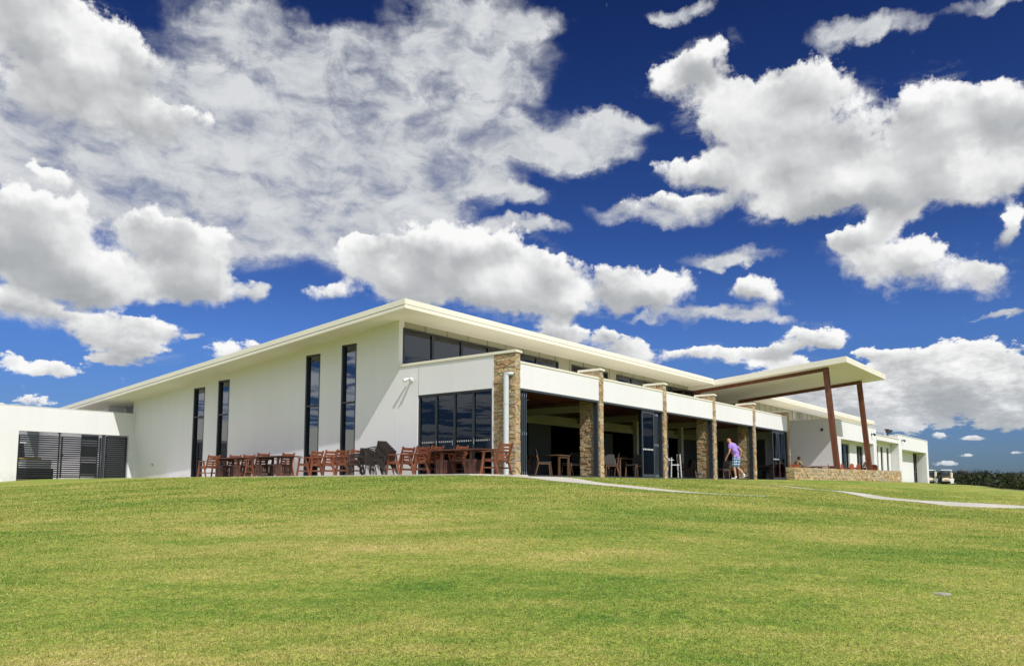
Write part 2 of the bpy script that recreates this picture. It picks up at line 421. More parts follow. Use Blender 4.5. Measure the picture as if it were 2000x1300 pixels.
def wood(name, col, rough=0.55, grain=26):
    m, n, out = mat(name)
    p = n.tex('Object')
    rnd = n.n.new('ShaderNodeNewGeometry').outputs['Random Per Island']
    oi = n.n.new('ShaderNodeObjectInfo').outputs['Random']
    g = n.noise(n.v('MULTIPLY', p, (1.0, 1.0, 0.12)), grain, 4, 0.6)
    k = n.m('MULTIPLY', n.rng(g, 0.3, 0.7, 0.66, 1.32), n.m('MULTIPLY', n.rng(rnd, 0, 1, 0.70, 1.3), n.rng(oi, 0, 1, 0.72, 1.25)))
    c = n.v('SCALE', col, scale=k)
    pbsdf(n, out, c, rough, 0, 0.4, bump(n, g, 0.2, 0.003))
    return m

M['teak'] = wood('red_stained_timber', (0.235, 0.078, 0.038))
M['teak_dark'] = wood('weathered_dark_timber', (0.115, 0.045, 0.030))
M['post'] = wood('rust_brown_post', (0.118, 0.040, 0.019), 0.5, 8)
M['ceil'] = wood('red_timber_ceiling', (0.105, 0.030, 0.015), 0.45, 5)
M['oak'] = wood('oak_frame', (0.17, 0.088, 0.045), 0.5)

def glass(name, tint, ior=1.75, rough=0.0):
    m, n, out = mat(name)
    fr = n.n.new('ShaderNodeFresnel')
    fr.inputs[0].default_value = ior
    tr = n.n.new('ShaderNodeBsdfTransparent')
    n.put(tr.inputs[0], tint)
    gl = n.n.new('ShaderNodeBsdfGlossy')
    gl.inputs['Roughness'].default_value = rough
    n.put(gl.inputs['Color'], (0.92, 0.96, 1.0))
    wv = n.noise(n.tex('Object'), 1.1, 2, 0.5)
    n.put(gl.inputs['Normal'], bump(n, wv, 0.05, 0.02))
    mx = n.n.new('ShaderNodeMixShader')
    n.l.new(fr.outputs[0], mx.inputs[0])
    n.l.new(tr.outputs[0], mx.inputs[1])
    n.l.new(gl.outputs[0], mx.inputs[2])
    n.l.new(mx.outputs[0], out.inputs[0])
    return m

M['glass'] = glass('tinted_glass', (0.30, 0.36, 0.38), 2.45)
M['glass_side'] = glass('side_door_glass', (0.50, 0.66, 0.68), 1.6)
M['glass_door'] = glass('door_glass', (0.34, 0.38, 0.40), 1.22)
M['glass_clear'] = glass('clear_glass', (0.80, 0.86, 0.86), 1.5)

def stone_mat():
    """random rubble: every stone of the mesh is an island and takes its own colour"""
    m, n, out = mat('rubble_stone')
    p = n.tex('Object')
    r = n.n.new('ShaderNodeNewGeometry').outputs['Random Per Island']
    c = n.ramp(r, [(0.0, (0.30, 0.205, 0.125)), (0.16, (0.40, 0.30, 0.185)), (0.32, (0.47, 0.37, 0.24)), (0.48, (0.36, 0.30, 0.22)),
                   (0.62, (0.50, 0.40, 0.28)), (0.76, (0.40, 0.235, 0.145)), (0.88, (0.33, 0.30, 0.27)), (1.0, (0.55, 0.46, 0.34))])
    f = n.noise(p, 9, 6, 0.7)
    c = n.v('SCALE', c, scale=n.rng(f, 0.3, 0.7, 0.78, 1.40))
    c = n.v('MULTIPLY', c, (1.06, 1.02, 0.86))
    v = n.noise(p, 22, 5, 0.7)
    pbsdf(n, out, c, 0.85, 0, 0.3, bump(n, n.m('ADD', n.m('MULTIPLY', f, 2.0), v), 0.9, 0.03))
    return m
M['stone'] = stone_mat()
M['mortar'] = simple('dark_mortar', (0.065, 0.050, 0.035), 0.95, 0.2, 10)

def plaid():
    m, n, out = mat('blue_white_check')
    p = n.tex('Object')
    s = n.sep(p)
    def st(v, f):
        return n.rng(n.m('SINE', n.m('MULTIPLY', v, f)), -0.15, 0.15)
    a = st(s[2], 58)
    b = st(n.m('ADD', s[0], s[1]), 66)
    c = n.mix(a, (0.72, 0.76, 0.82), (0.10, 0.30, 0.66))
    c = n.mix(n.m('MULTIPLY', b, 0.85), c, n.mix(a, (0.20, 0.44, 0.78), (0.008, 0.02, 0.10)))
    pbsdf(n, out, c, 0.85, 0, 0.2)
    return m
M['plaid'] = plaid()


# ------------------------------------------------------------------ mesh helper
class MB:
    def __init__(self):
        self.v = []
        self.f = []

    def add(self, vs, fs):
        o = len(self.v)
        self.v += [tuple(q) for q in vs]
        self.f += [tuple(o + i for i in f) for f in fs]
        return self

    def box(self, x0, x1, y0, y1, z0, z1):
        if x1 < x0: x0, x1 = x1, x0
        if y1 < y0: y0, y1 = y1, y0
        if z1 < z0: z0, z1 = z1, z0
        return self.add([(x0, y0, z0), (x1, y0, z0), (x1, y1, z0), (x0, y1, z0), (x0, y0, z1), (x1, y0, z1), (x1, y1, z1), (x0, y1, z1)],
                        [(0, 3, 2, 1), (4, 5, 6, 7), (0, 1, 5, 4), (1, 2, 6, 5), (2, 3, 7, 6), (3, 0, 4, 7)])

    def hexa(self, b, t):
        """b, t: four bottom and four top corners, anticlockwise from above"""
        return self.add(list(b) + list(t), [(0, 3, 2, 1), (4, 5, 6, 7), (0, 1, 5, 4), (1, 2, 6, 5), (2, 3, 7, 6), (3, 0, 4, 7)])

    def prism(self, poly, axis, a, b):
        """poly: 2D outline; extruded along axis 'x' (poly = y,z), 'y' (poly = x,z) or 'z' (poly = x,y)"""
        n = len(poly)
        def P(p, t):
            return {'x': (t, p[0], p[1]), 'y': (p[0], t, p[1]), 'z': (p[0], p[1], t)}[axis]
        vs = [P(p, a) for p in poly] + [P(p, b) for p in poly]
        fs = [tuple(range(n))[::-1], tuple(range(n, 2 * n))]
        fs += [(i, (i + 1) % n, n + (i + 1) % n, n + i) for i in range(n)]
        return self.add(vs, fs)

    def bar(self, p, q, w, h=None, up=(0, 0, 1)):
        """rectangular bar from p to q; w across, h along 'up'"""
        h = w if h is None else h
        p, q = Vector(p), Vector(q)
        d = (q - p).normalized()
        u = Vector(up)
        s = d.cross(u)
        if s.length < 1e-4:
            s = d.cross(Vector((1, 0, 0)))
        s.normalize()
        u = s.cross(d).normalized()
        c = [(-1, -1), (1, -1), (1, 1), (-1, 1)]
        vs = [p + s * (a * w / 2) + u * (b * h / 2) for a, b in c] + [q + s * (a * w / 2) + u * (b * h / 2) for a, b in c]
        return self.add(vs, [(0, 1, 2, 3), (7, 6, 5, 4), (0, 4, 5, 1), (1, 5, 6, 2), (2, 6, 7, 3), (3, 7, 4, 0)])

    def tube(self, pts, r, seg=8, caps=True):
        pts = [Vector(p) for p in pts]
        rs = r if isinstance(r, (list, tuple)) else [r] * len(pts)
        rings = []
        prev = None
        for i, p in enumerate(pts):
            d = (pts[min(i + 1, len(pts) - 1)] - pts[max(i - 1, 0)]).normalized()
            if prev is None:
                s = d.cross(Vector((0, 0, 1)))
                if s.length < 1e-3:
                    s = d.cross(Vector((1, 0, 0)))
            else:
                s = prev - d * prev.dot(d)
            s.normalize()
            prev = s
            t = d.cross(s)
            rings.append([p + (s * math.cos(2 * PI * k / seg) + t * math.sin(2 * PI * k / seg)) * rs[i] for k in range(seg)])
        o = len(self.v)
        for ring in rings:
            self.v += [tuple(q) for q in ring]
        for i in range(len(rings) - 1):
            for k in range(seg):
                a = o + i * seg + k
                b = o + i * seg + (k + 1) % seg
                self.f.append((a, b, b + seg, a + seg))
        if caps:
            self.f.append(tuple(o + k for k in range(seg))[::-1])
            self.f.append(tuple(o + (len(rings) - 1) * seg + k for k in range(seg)))
        return self

    def ball(self, c, rx, ry=None, rz=None, seg=12, rings=8):
        ry = rx if ry is None else ry
        rz = rx if rz is None else rz
        o = len(self.v)
        self.v.append((c[0], c[1], c[2] + rz))
        for i in range(1, rings):
            a = PI * i / rings
            for k in range(seg):
                b = 2 * PI * k / seg
                self.v.append((c[0] + rx * math.sin(a) * math.cos(b), c[1] + ry * math.sin(a) * math.sin(b), c[2] + rz * math.cos(a)))
        self.v.append((c[0], c[1], c[2] - rz))
        e = len(self.v) - 1
        for k in range(seg):
            self.f.append((o, o + 1 + k, o + 1 + (k + 1) % seg))
            self.f.append((e, e - seg + (k + 1) % seg, e - seg + k))
        for i in range(rings - 2):
            for k in range(seg):
                a = o + 1 + i * seg + k
                b = o + 1 + i * seg + (k + 1) % seg
                self.f.append((a, a + seg, b + seg, b))
        return self

    def rot(self, ang, origin=(0, 0, 0), axis='Z', start=0):
        R = Matrix.Rotation(ang, 3, axis)
        o = Vector(origin)
        self.v[start:] = [tuple(R @ (Vector(q) - o) + o) for q in self.v[start:]]
        return self

    def mesh(self, name, material, smooth=False, bevel=0.0, seg=1):
        me = bpy.data.meshes.new(name)
        me.from_pydata(self.v, [], self.f)
        bm = bmesh.new()
        bm.from_mesh(me)
        bmesh.ops.recalc_face_normals(bm, faces=bm.faces)
        if bevel:
            es = [e for e in bm.edges if len(e.link_faces) == 2 and e.calc_face_angle(0) > 0.5]
            bmesh.ops.bevel(bm, geom=es, offset=bevel, segments=seg, affect='EDGES', clamp_overlap=True)
        bm.to_mesh(me)
        bm.free()
        if smooth:
            me.polygons.foreach_set('use_smooth', [True] * len(me.polygons))
            try:
                me.set_sharp_from_angle(angle=math.radians(40))
            except Exception:
                pass
        if material:
            me.materials.append(material)
        return me


def tag(o, label=None, cat=None, group=None, kind=None):
    if label: o['label'] = label
    if cat: o['category'] = cat
    if group: o['group'] = group
    if kind: o['kind'] = kind
    return o

def thing(name, label, cat, loc=(0, 0, 0), rz=0.0, group=None):
    o = bpy.data.objects.new(name, None)
    COL.objects.link(o)
    o.location = loc
    o.rotation_euler = (0, 0, rz)
    o.empty_display_size = 0.3
    return tag(o, label, cat, group)

def obj(name, mb, material, parent=None, smooth=False, bevel=0.0, seg=1, label=None):
    o = bpy.data.objects.new(name, mb.mesh(name, material, smooth, bevel, seg))
    COL.objects.link(o)
    if parent is not None:
        o.parent = parent
    if label:
        o['label'] = label
    return o

def struct(name, mb, material, **k):
    return tag(obj(name, mb, material, **k), kind='structure')

def copy_tree(o, parent=None):
    c = o.copy()
    COL.objects.link(c)
    c.parent = parent
    for ch in list(o.children):
        copy_tree(ch, c)
    return c

def place(proto, used, loc, rz, label, group, tilt=None):
    """the first call moves the prototype itself, later calls copy it with its parts"""
    o = proto if not used else copy_tree(proto)
    used.append(o)
    o.location = loc
    o.rotation_euler = (tilt[0] if tilt else 0, tilt[1] if tilt else 0, rz)
    o['label'] = label
    o['group'] = group
    return o

# ------------------------------------------------------------------ ground
def sst(a, b, x):
    t = np.clip((x - a) / (b - a), 0, 1)
    return t * t * (3 - 2 * t)

def ground_z(x, y):
    """level pad under the club house, lawn rolling down towards the fairway in front and beyond the far end"""
    x = np.asarray(x, float)
    y = np.asarray(y, float)
    yb = -0.7 - 3.0 * sst(6, 17, x) + 3.0 * sst(31, 46, x)
    dx = np.maximum(0, -3.0 - x)
    dy = np.maximum(0, yb - y)
    s = np.sqrt(dx * dx + dy * dy)
    z = -(0.083 + 0.035 * sst(14, 36, x)) * (np.sqrt(s * s + 2.2 ** 2) - 2.2)
    z = np.maximum(z, -4.5) - 0.006 * np.maximum(s - 55, 0)
    z = z + 0.05 * np.exp(-((x + 3.4) / 1.5) ** 2) * sst(2, 14, y) * (1 - sst(60, 80, y))
    z = z - 0.0012 * np.maximum(0, x - 10)
    c = 0.36 * x - 0.93 * y - 31
    z = z - 0.22 * (np.sqrt(c * c + 4) + c) * 0.5 * sst(20, 45, x)
    out = sst(0.5, 6, s)
    z = z + out * (0.022 * np.sin(0.9 * x + 0.4 * y) * np.sin(0.5 * y - 0.3 * x) + 0.016 * np.sin(1.9 * y + 0.7 * x + 1.3))
    return np.maximum(z, -12) - 0.065

def gz(x, y):
    return float(ground_z(x, y))

def lawn_colour(n, p):
    """mown couch grass: green, yellow-green and straw patches drawn out along the mowing direction"""
    q = n.v('MULTIPLY', p, (1.0, 1.0, 0.0))
    rot = n.n.new('ShaderNodeMapping')
    rot.inputs['Rotation'].default_value = (0, 0, math.radians(52.4))
    n.l.new(q, rot.inputs['Vector'])
    st = n.v('MULTIPLY', rot.outputs[0], (0.55, 1.2, 1.0))
    a = n.noise(st, 0.36, 6, 0.62)
    b = n.noise(st, 1.7, 5, 0.68)
    c = n.noise(q, 7.5, 5, 0.72)
    k = n.m('ADD', n.m('ADD', n.m('MULTIPLY', a, 0.44), n.m('MULTIPLY', b, 0.33)), n.m('MULTIPLY', c, 0.23))
    return n.ramp(k, [(0.37, (0.095, 0.198, 0.028)), (0.44, (0.185, 0.270, 0.043)), (0.505, (0.290, 0.328, 0.066)), (0.565, (0.398, 0.374, 0.104)), (0.64, (0.53, 0.44, 0.178))]), k

def lawn():
    m, n, out = mat('mown_lawn')
    p = n.tex('Object')
    col, k = lawn_colour(n, p)
    f1 = n.noise(p, 34, 3, 0.7)
    f2 = n.noise(p, 95, 2, 0.6)
    f3 = n.noise(p, 11, 4, 0.7)
    g = n.m('MULTIPLY', n.rng(f1, 0.28, 0.72, 0.55, 1.45), n.rng(f2, 0.25, 0.75, 0.65, 1.35))
    g = n.m('MULTIPLY', g, n.rng(f3, 0.3, 0.7, 0.8, 1.2))
    c = n.v('SCALE', col, scale=g)
    dry = n.rng(n.noise(n.v('ADD', p, (7, 3, 1)), 60, 2, 0.6), 0.62, 0.75)
    c = n.mix(n.m('MULTIPLY', dry, 0.5), c, (0.48, 0.42, 0.19))
    h = n.m('ADD', n.m('MULTIPLY', f1, 1.0), n.m('MULTIPLY', f3, 1.5))
    pbsdf(n, out, c, 0.9, 0, 0.06, bump(n, h, 0.8, 0.045))
    return m
M['lawn'] = lawn()

def ground_sheet():
    rings = [0.4]
    while rings[-1] < 5200:
        r = rings[-1]
        rings.append(r * (1.035 if r < 110 else 1.10))
    seg = 420
    A = np.linspace(0, 2 * PI, seg, endpoint=False)
    R = np.array(rings)
    X = CAM.x + R[:, None] * np.cos(A)[None]
    Y = CAM.y + R[:, None] * np.sin(A)[None]
    Z = ground_z(X, Y)
    vs = np.stack([X, Y, Z], 2).reshape(-1, 3)
    mb = MB()
    mb.v = [tuple(q) for q in vs.tolist()] + [(CAM.x, CAM.y, gz(CAM.x, CAM.y))]
    for i in range(len(rings) - 1):
        for k in range(seg):
            a = i * seg + k
            b = i * seg + (k + 1) % seg
            mb.f.append((a, a + seg, b + seg, b))
    e = len(mb.v) - 1
    mb.f += [(e, k, (k + 1) % seg) for k in range(seg)]
    return mb
struct('ground', ground_sheet(), M['lawn'], smooth=True)

PATHS = []                                     # outlines, kept free of grass blades

def strip(name, left, right, material, lift=0.012, sub=10, thick=0.12):
    """concrete strip draped over the lawn between two edge lines"""
    def dense(L):
        o = []
        n = len(L)
        for i in range(n - 1):
            p0, p1, p2, p3 = (L[max(i - 1, 0)], L[i], L[i + 1], L[min(i + 2, n - 1)])
            for k in range(sub):
                t = k / sub
                o.append(tuple(0.5 * (2 * p1[j] + (p2[j] - p0[j]) * t + (2 * p0[j] - 5 * p1[j] + 4 * p2[j] - p3[j]) * t * t + (3 * p1[j] - p0[j] - 3 * p2[j] + p3[j]) * t ** 3) for j in (0, 1)))
        return o + [L[-1]]
    a, b = dense(left), dense(right)
    PATHS.append(np.array(a + b[::-1]))
    mb = MB()
    W_ = 4
    n = min(len(a), len(b))
    for i in range(n):
        for k in range(W_ + 1):
            t = k / W_
            x = a[i][0] * (1 - t) + b[i][0] * t
            y = a[i][1] * (1 - t) + b[i][1] * t
            mb.v.append((x, y, gz(x, y) + lift))
    m = len(mb.v)
    mb.v += [(q[0], q[1], q[2] - thick) for q in mb.v[:m]]
    w = W_ + 1
    for i in range(n - 1):
        for k in range(W_):
            p = i * w + k
            mb.f.append((p, p + 1, p + w + 1, p + w))
        for k in (0, W_):
            p = i * w + k
            mb.f.append((p, p + w, m + p + w, m + p))
    for p0 in (0, (n - 1) * w):
        for k in range(W_):
            mb.f.append((p0 + k, p0 + k + 1, m + p0 + k + 1, m + p0 + k))
    return struct(name, mb, material, smooth=True)

strip('footpath', [(0.4, -0.75), (-1.0, -2.6), (-1.96, -3.78), (-2.7, -4.92), (-2.95, -5.9), (-2.89, -7.18), (-2.5, -8.3)],
      [(-2.5, -0.4), (-2.9, -2.2), (-3.45, -3.75), (-3.82, -4.94), (-3.75, -5.95), (-3.42, -7.3), (-2.62, -8.4)], M['concrete'])
strip('footpath', [(7.9, -4.3), (7.25, -4.77), (6.3, -6.0), (5.4, -7.31), (4.03, -9.3), (3.79, -10.12), (3.9, -11.0), (6.03, -12.22), (9.5, -13.45)],
      [(7.75, -4.42), (6.6, -5.15), (5.5, -6.4), (4.42, -7.7), (2.2, -9.7), (1.35, -10.6), (1.6, -11.2), (4.31, -12.45), (8.4, -13.75)], M['concrete'])
strip('footpath', [(47, -5.2), (36, -7.0), (32.3, -8.4), (31.4, -10.2), (30.5, -12.5)],
      [(46.8, -5.9), (35.6, -7.8), (31.6, -9.0), (30.6, -10.6), (29.6, -12.9)], M['concrete'], lift=0.05)

# terrace slab beside the hall wall, and the paved terrace under the canopy
tb = MB().box(-2.6, -0.005, -0.5, 19.5, -0.35, 0.0)
struct('pavement', tb, M['concrete'], bevel=0.01)
tb = MB().prism([(16.2, -2.8), (31.8, -3.75), (30.19, -0.85), (30.19, 4.9), (24.49, 4.9), (24.49, 0.0)], 'z', -0.4, -0.004)
struct('pavement', tb, M['concrete'])
sb = MB().box(0.0, 24.46, -0.36, -0.045, -0.3, -0.035)
struct('pavement', sb, M['concrete'])

# far ridge
def ridge(name, pts, depth, col, base=-14):
    mb = MB()
    n = len(pts)
    for p, h in pts:
        d = (FH * math.cos(p) + FR * math.sin(p))
        for dd, hh in ((depth * 0.90, base), (depth, h), (depth * 1.25, h * 0.8), (depth * 1.5, base)):
            q = CAM + d * dd
            mb.v.append((q.x, q.y, hh))
    for i in range(n - 1):
        for k in range(3):
            a = i * 4 + k
            mb.f.append((a, a + 4, a + 5, a + 1))
    return struct(name, mb, col, smooth=True)
rnd = random.Random(5)
M['hill'] = simple('far_hill_forest', (0.055, 0.075, 0.085), 0.95, 0.15, 0.004)
pts = []
h = 26
for i in range(90):
    a = math.radians(-50 + i * 1.15)
    hh = 30 + 17 * math.sin(i * 0.35) + 8 * math.sin(i * 0.9 + 1) + rnd.uniform(-3, 3)
    pts.append((a, max(hh, 8)))
ridge('hills', pts, 3600, M['hill'])

M['valve'] = simple('aged_plastic', (0.36, 0.33, 0.26), 0.8, 0.2, 20)
# small pale cover plate of an irrigation valve in the lawn
vx, vy = -11.58, -12.95
cv = MB()
cv.tube([(vx, vy, gz(vx, vy) - 0.08), (vx, vy, gz(vx, vy) + 0.006)], 0.065, 20)
cv.tube([(vx, vy, gz(vx, vy) + 0.006), (vx, vy, gz(vx, vy) + 0.010)], 0.03, 12)
tag(obj('sprinkler_cover', cv, M['valve'], smooth=True), 'small round pale sprinkler cover set flush in the lawn', 'sprinkler cover')

# ------------------------------------------------------------------ short grass blades on the lawn nearest the viewer
def grass_blades():
    g = np.random.default_rng(12)
    n = 700000
    u = g.random(n)
    d0, d1 = 3.7, 30.0
    d = d0 * (d1 / d0) ** (u ** 0.9)                           # thinning out with distance
    a = (g.random(n) - 0.5) * 2 * math.radians(36)
    dx = np.cos(YAW + a) * d
    dy = np.sin(YAW + a) * d
    x = CAM.x + dx
    y = CAM.y + dy
    keep = (x < -2.75) | (y < -0.9 - 3.2 * sst(6, 17, x))
    # leave the concrete strips bare
    for poly in PATHS:
        inside = np.zeros(n, bool)
        px, py = poly[:, 0], poly[:, 1]
        for i in range(len(poly)):
            j = i - 1
            cr_ = (py[i] > y) != (py[j] > y)
            if cr_.any():
                xx = (px[j] - px[i]) * (y - py[i]) / (py[j] - py[i] + 1e-12) + px[i]
                inside ^= cr_ & (x < xx)
        keep &= ~inside
    x, y, d = x[keep], y[keep], d[keep]
    n = len(x)
    z = ground_z(x, y)
    ln = g.uniform(0.010, 0.024, n) * np.clip(d / 9, 0.9, 1.8)
    wd_ = g.uniform(0.0026, 0.0055, n) * np.clip(d / 8, 0.8, 2.6)
    t = g.random(n) * 2 * PI
    lean = g.uniform(0.75, 1.48, n)
    ux, uy = np.cos(t), np.sin(t)
    sx, sy = -uy, ux
    tip = np.stack([x + ux * ln * np.sin(lean), y + uy * ln * np.sin(lean), z + ln * np.cos(lean) + 0.002], 1)
    b0 = np.stack([x - sx * wd_, y - sy * wd_, z - 0.003], 1)
    b1 = np.stack([x + sx * wd_, y + sy * wd_, z - 0.003], 1)
    v = np.stack([b0, b1, tip], 1).reshape(-1, 3)
    me = bpy.data.meshes.new('grass')
    me.vertices.add(len(v))
    me.vertices.foreach_set('co', v.astype(np.float32).ravel())
    me.loops.add(len(v))
    me.loops.foreach_set('vertex_index', np.arange(len(v), dtype=np.int32))
    me.polygons.add(n)
    me.polygons.foreach_set('loop_start', np.arange(0, 3 * n, 3, dtype=np.int32))
    # every blade is lit like the turf it grows in
    me.update()
    me.validate()
    return me
def blade_mat():
    m, n, out = mat('grass_blades')
    p = n.tex('Object')
    col, k = lawn_colour(n, p)
    r = n.n.new('ShaderNodeNewGeometry').outputs['Random Per Island']
    c = n.v('SCALE', col, scale=n.rng(r, 0, 1, 0.6, 1.85))
    dry = n.rng(r, 0.86, 0.9)
    c = n.mix(n.m('MULTIPLY', dry, 0.7), c, (0.60, 0.53, 0.27))
    b = n.n.new('ShaderNodeBsdfPrincipled')
    n.put(b.inputs['Base Color'], c)
    b.inputs['Roughness'].default_value = 0.6
    b.inputs['Specular IOR Level'].default_value = 0.2
    tr = n.n.new('ShaderNodeBsdfTranslucent')
    n.put(tr.inputs['Color'], c)
    mx = n.n.new('ShaderNodeMixShader')
    mx.inputs[0].default_value = 0.4
    n.l.new(b.outputs[0], mx.inputs[1])
    n.l.new(tr.outputs[0], mx.inputs[2])
    n.l.new(mx.outputs[0], out.inputs[0])
    return m
gm_ = grass_blades()
gm_.materials.append(blade_mat())
go = bpy.data.objects.new('grass', gm_)
COL.objects.link(go)
tag(go, 'short mown grass blades of the lawn nearest the viewer', 'grass', kind='stuff')

# ------------------------------------------------------------------ club house: main hall
hall = thing('clubhouse', 'long white rendered clubhouse hall with skillion roof, stone fins and open folding doors', 'building', (0, 0, 0))
PX = [0.0, 4.79, 9.6, 14.4, 19.2, 24.24]      # left faces of the six stone fins
PW = 0.23
YC = 4.92                                     # line of the high front wall

def roof_under(y):
    """underside of the roof at the wall line"""
    return 5.235 if y < YC else 5.235 - 0.0925 * (y - YC)

def wall_x(x0, x1, y0, y1, zb, top, holes, joints=()):
    """wall lying in the plane x = const with rectangular holes (ya, yb, za, zb); top(y) gives its upper edge"""
    mb = MB()
    ys = sorted({y0, y1, *[h[0] for h in holes], *[h[1] for h in holes]})
    for a, b in zip(ys[:-1], ys[1:]):
        hs = sorted([(h[2], h[3]) for h in holes if h[0] < (a + b) / 2 < h[1]])
        z = zb
        for (za, zb_) in hs:
            if za > z + 1e-4:
                mb.box(x0, x1, a, b, z, za)
            z = zb_
        mb.hexa([(x0, a, z), (x1, a, z), (x1, b, z), (x0, b, z)], [(x0, a, top(a)), (x1, a, top(a)), (x1, b, top(b)), (x0, b, top(b))])
    return mb

TALL = [(7.02, 7.82, 4.70), (9.0, 9.84, 4.53), (14.77, 15.60, 4.05), (16.58, 17.46, 3.87)]
w = wall_x(0, 0.25, YC, 22.62, -0.5, lambda y: roof_under(y) + 0.05, [(a, b, 0.0, z) for a, b, z in TALL])
obj('side_wall', w, M['white'], hall)
w = wall_x(0.002, 0.25, 0.80, YC, -0.5, lambda y: 3.64, [(0.87, 4.0, 0.0, 2.63)])
par = obj('parapet_wall', w, M['white'], hall)
jb = MB().box(-0.003, 0.0, 3.955, 3.963, 2.63, 3.64)
obj('control_joint', jb, M['gutter_dark'], par)
cb = MB().prism([(-0.03, 3.64), (0.30, 3.64), (0.30, 3.715), (-0.03, 3.725)], 'y', 0.86, YC + 0.03)
obj('coping', cb, M['coping'], par, bevel=0.004)
cr = MB().box(0.004, 0.19, YC - 0.004, YC + 0.2, 3.73, 5.28)
obj('corner_return', cr, M['white'], hall)

# tall side windows
def window_x(name, parent, x, y0, y1, z0, z1, fw=0.06, depth=0.09, transoms=(), mullions=(), fm='frame', gm='glass', pane_name='pane', label=None, pane_at=0.45):
    f = MB()
    f.box(x, x + depth, y0, y0 + fw, z0, z1).box(x, x + depth, y1 - fw, y1, z0, z1)
    f.box(x, x + depth, y0 + fw, y1 - fw, z0, z0 + fw).box(x, x + depth, y0 + fw, y1 - fw, z1 - fw, z1)
    ys = [y0 + fw, *mullions, y1 - fw]
    zs = [z0 + fw, *transoms, z1 - fw]
    for mu in mullions:
        f.box(x, x + depth, mu - fw / 2, mu + fw / 2, z0 + fw, z1 - fw)
    for t in transoms:
        for a, b in zip(ys[:-1], ys[1:]):
            f.box(x + 0.004, x + depth - 0.004, a + (fw / 2 if a in mullions else 0), b - (fw / 2 if b in mullions else 0), t - fw * 0.4, t + fw * 0.4)
    fr = obj(name, f, M[fm], parent, bevel=0.004, label=label)
    for a, b in zip(ys[:-1], ys[1:]):
        for c, d in zip(zs[:-1], zs[1:]):
            g = MB().box(x + depth * pane_at, x + depth * pane_at + 0.008, a + (fw / 2 if a in mullions else 0), b - (fw / 2 if b in mullions else 0), c + (fw * .4 if c in transoms else 0), d - (fw * .4 if d in transoms else 0))
            obj(pane_name, g, M[gm], fr)
    return fr
for a, b, z in TALL:
    window_x('window', hall, 0.006, a, b, 0.0, z, 0.07, 0.13, transoms=(2.62,), pane_at=0.75)
# four glazed leaves beside the corner fin
sw = window_x('glazed_doors', hall, 0.04, 0.87, 4.0, 0.0, 2.63, 0.075, 0.10, mullions=(1.65, 2.43, 3.22), gm='glass_side')
d = MB()
for a, b in ((0.99, 1.58), (1.73, 2.36), (2.51, 3.14), (3.30, 3.88)):
    for k in range(7):
        y = a + (b - a) * (k + 0.5) / 7
        d.box(0.080, 0.0835, y - 0.026, y + 0.026, 1.05, 1.10)
obj('safety_dot_pattern', d, M['plaster_in'], sw)
for y in (1.60, 2.48, 3.17):
    obj('handle', MB().box(0.015, 0.04, y - 0.012, y + 0.012, 0.95, 1.12), M['chrome'], sw)

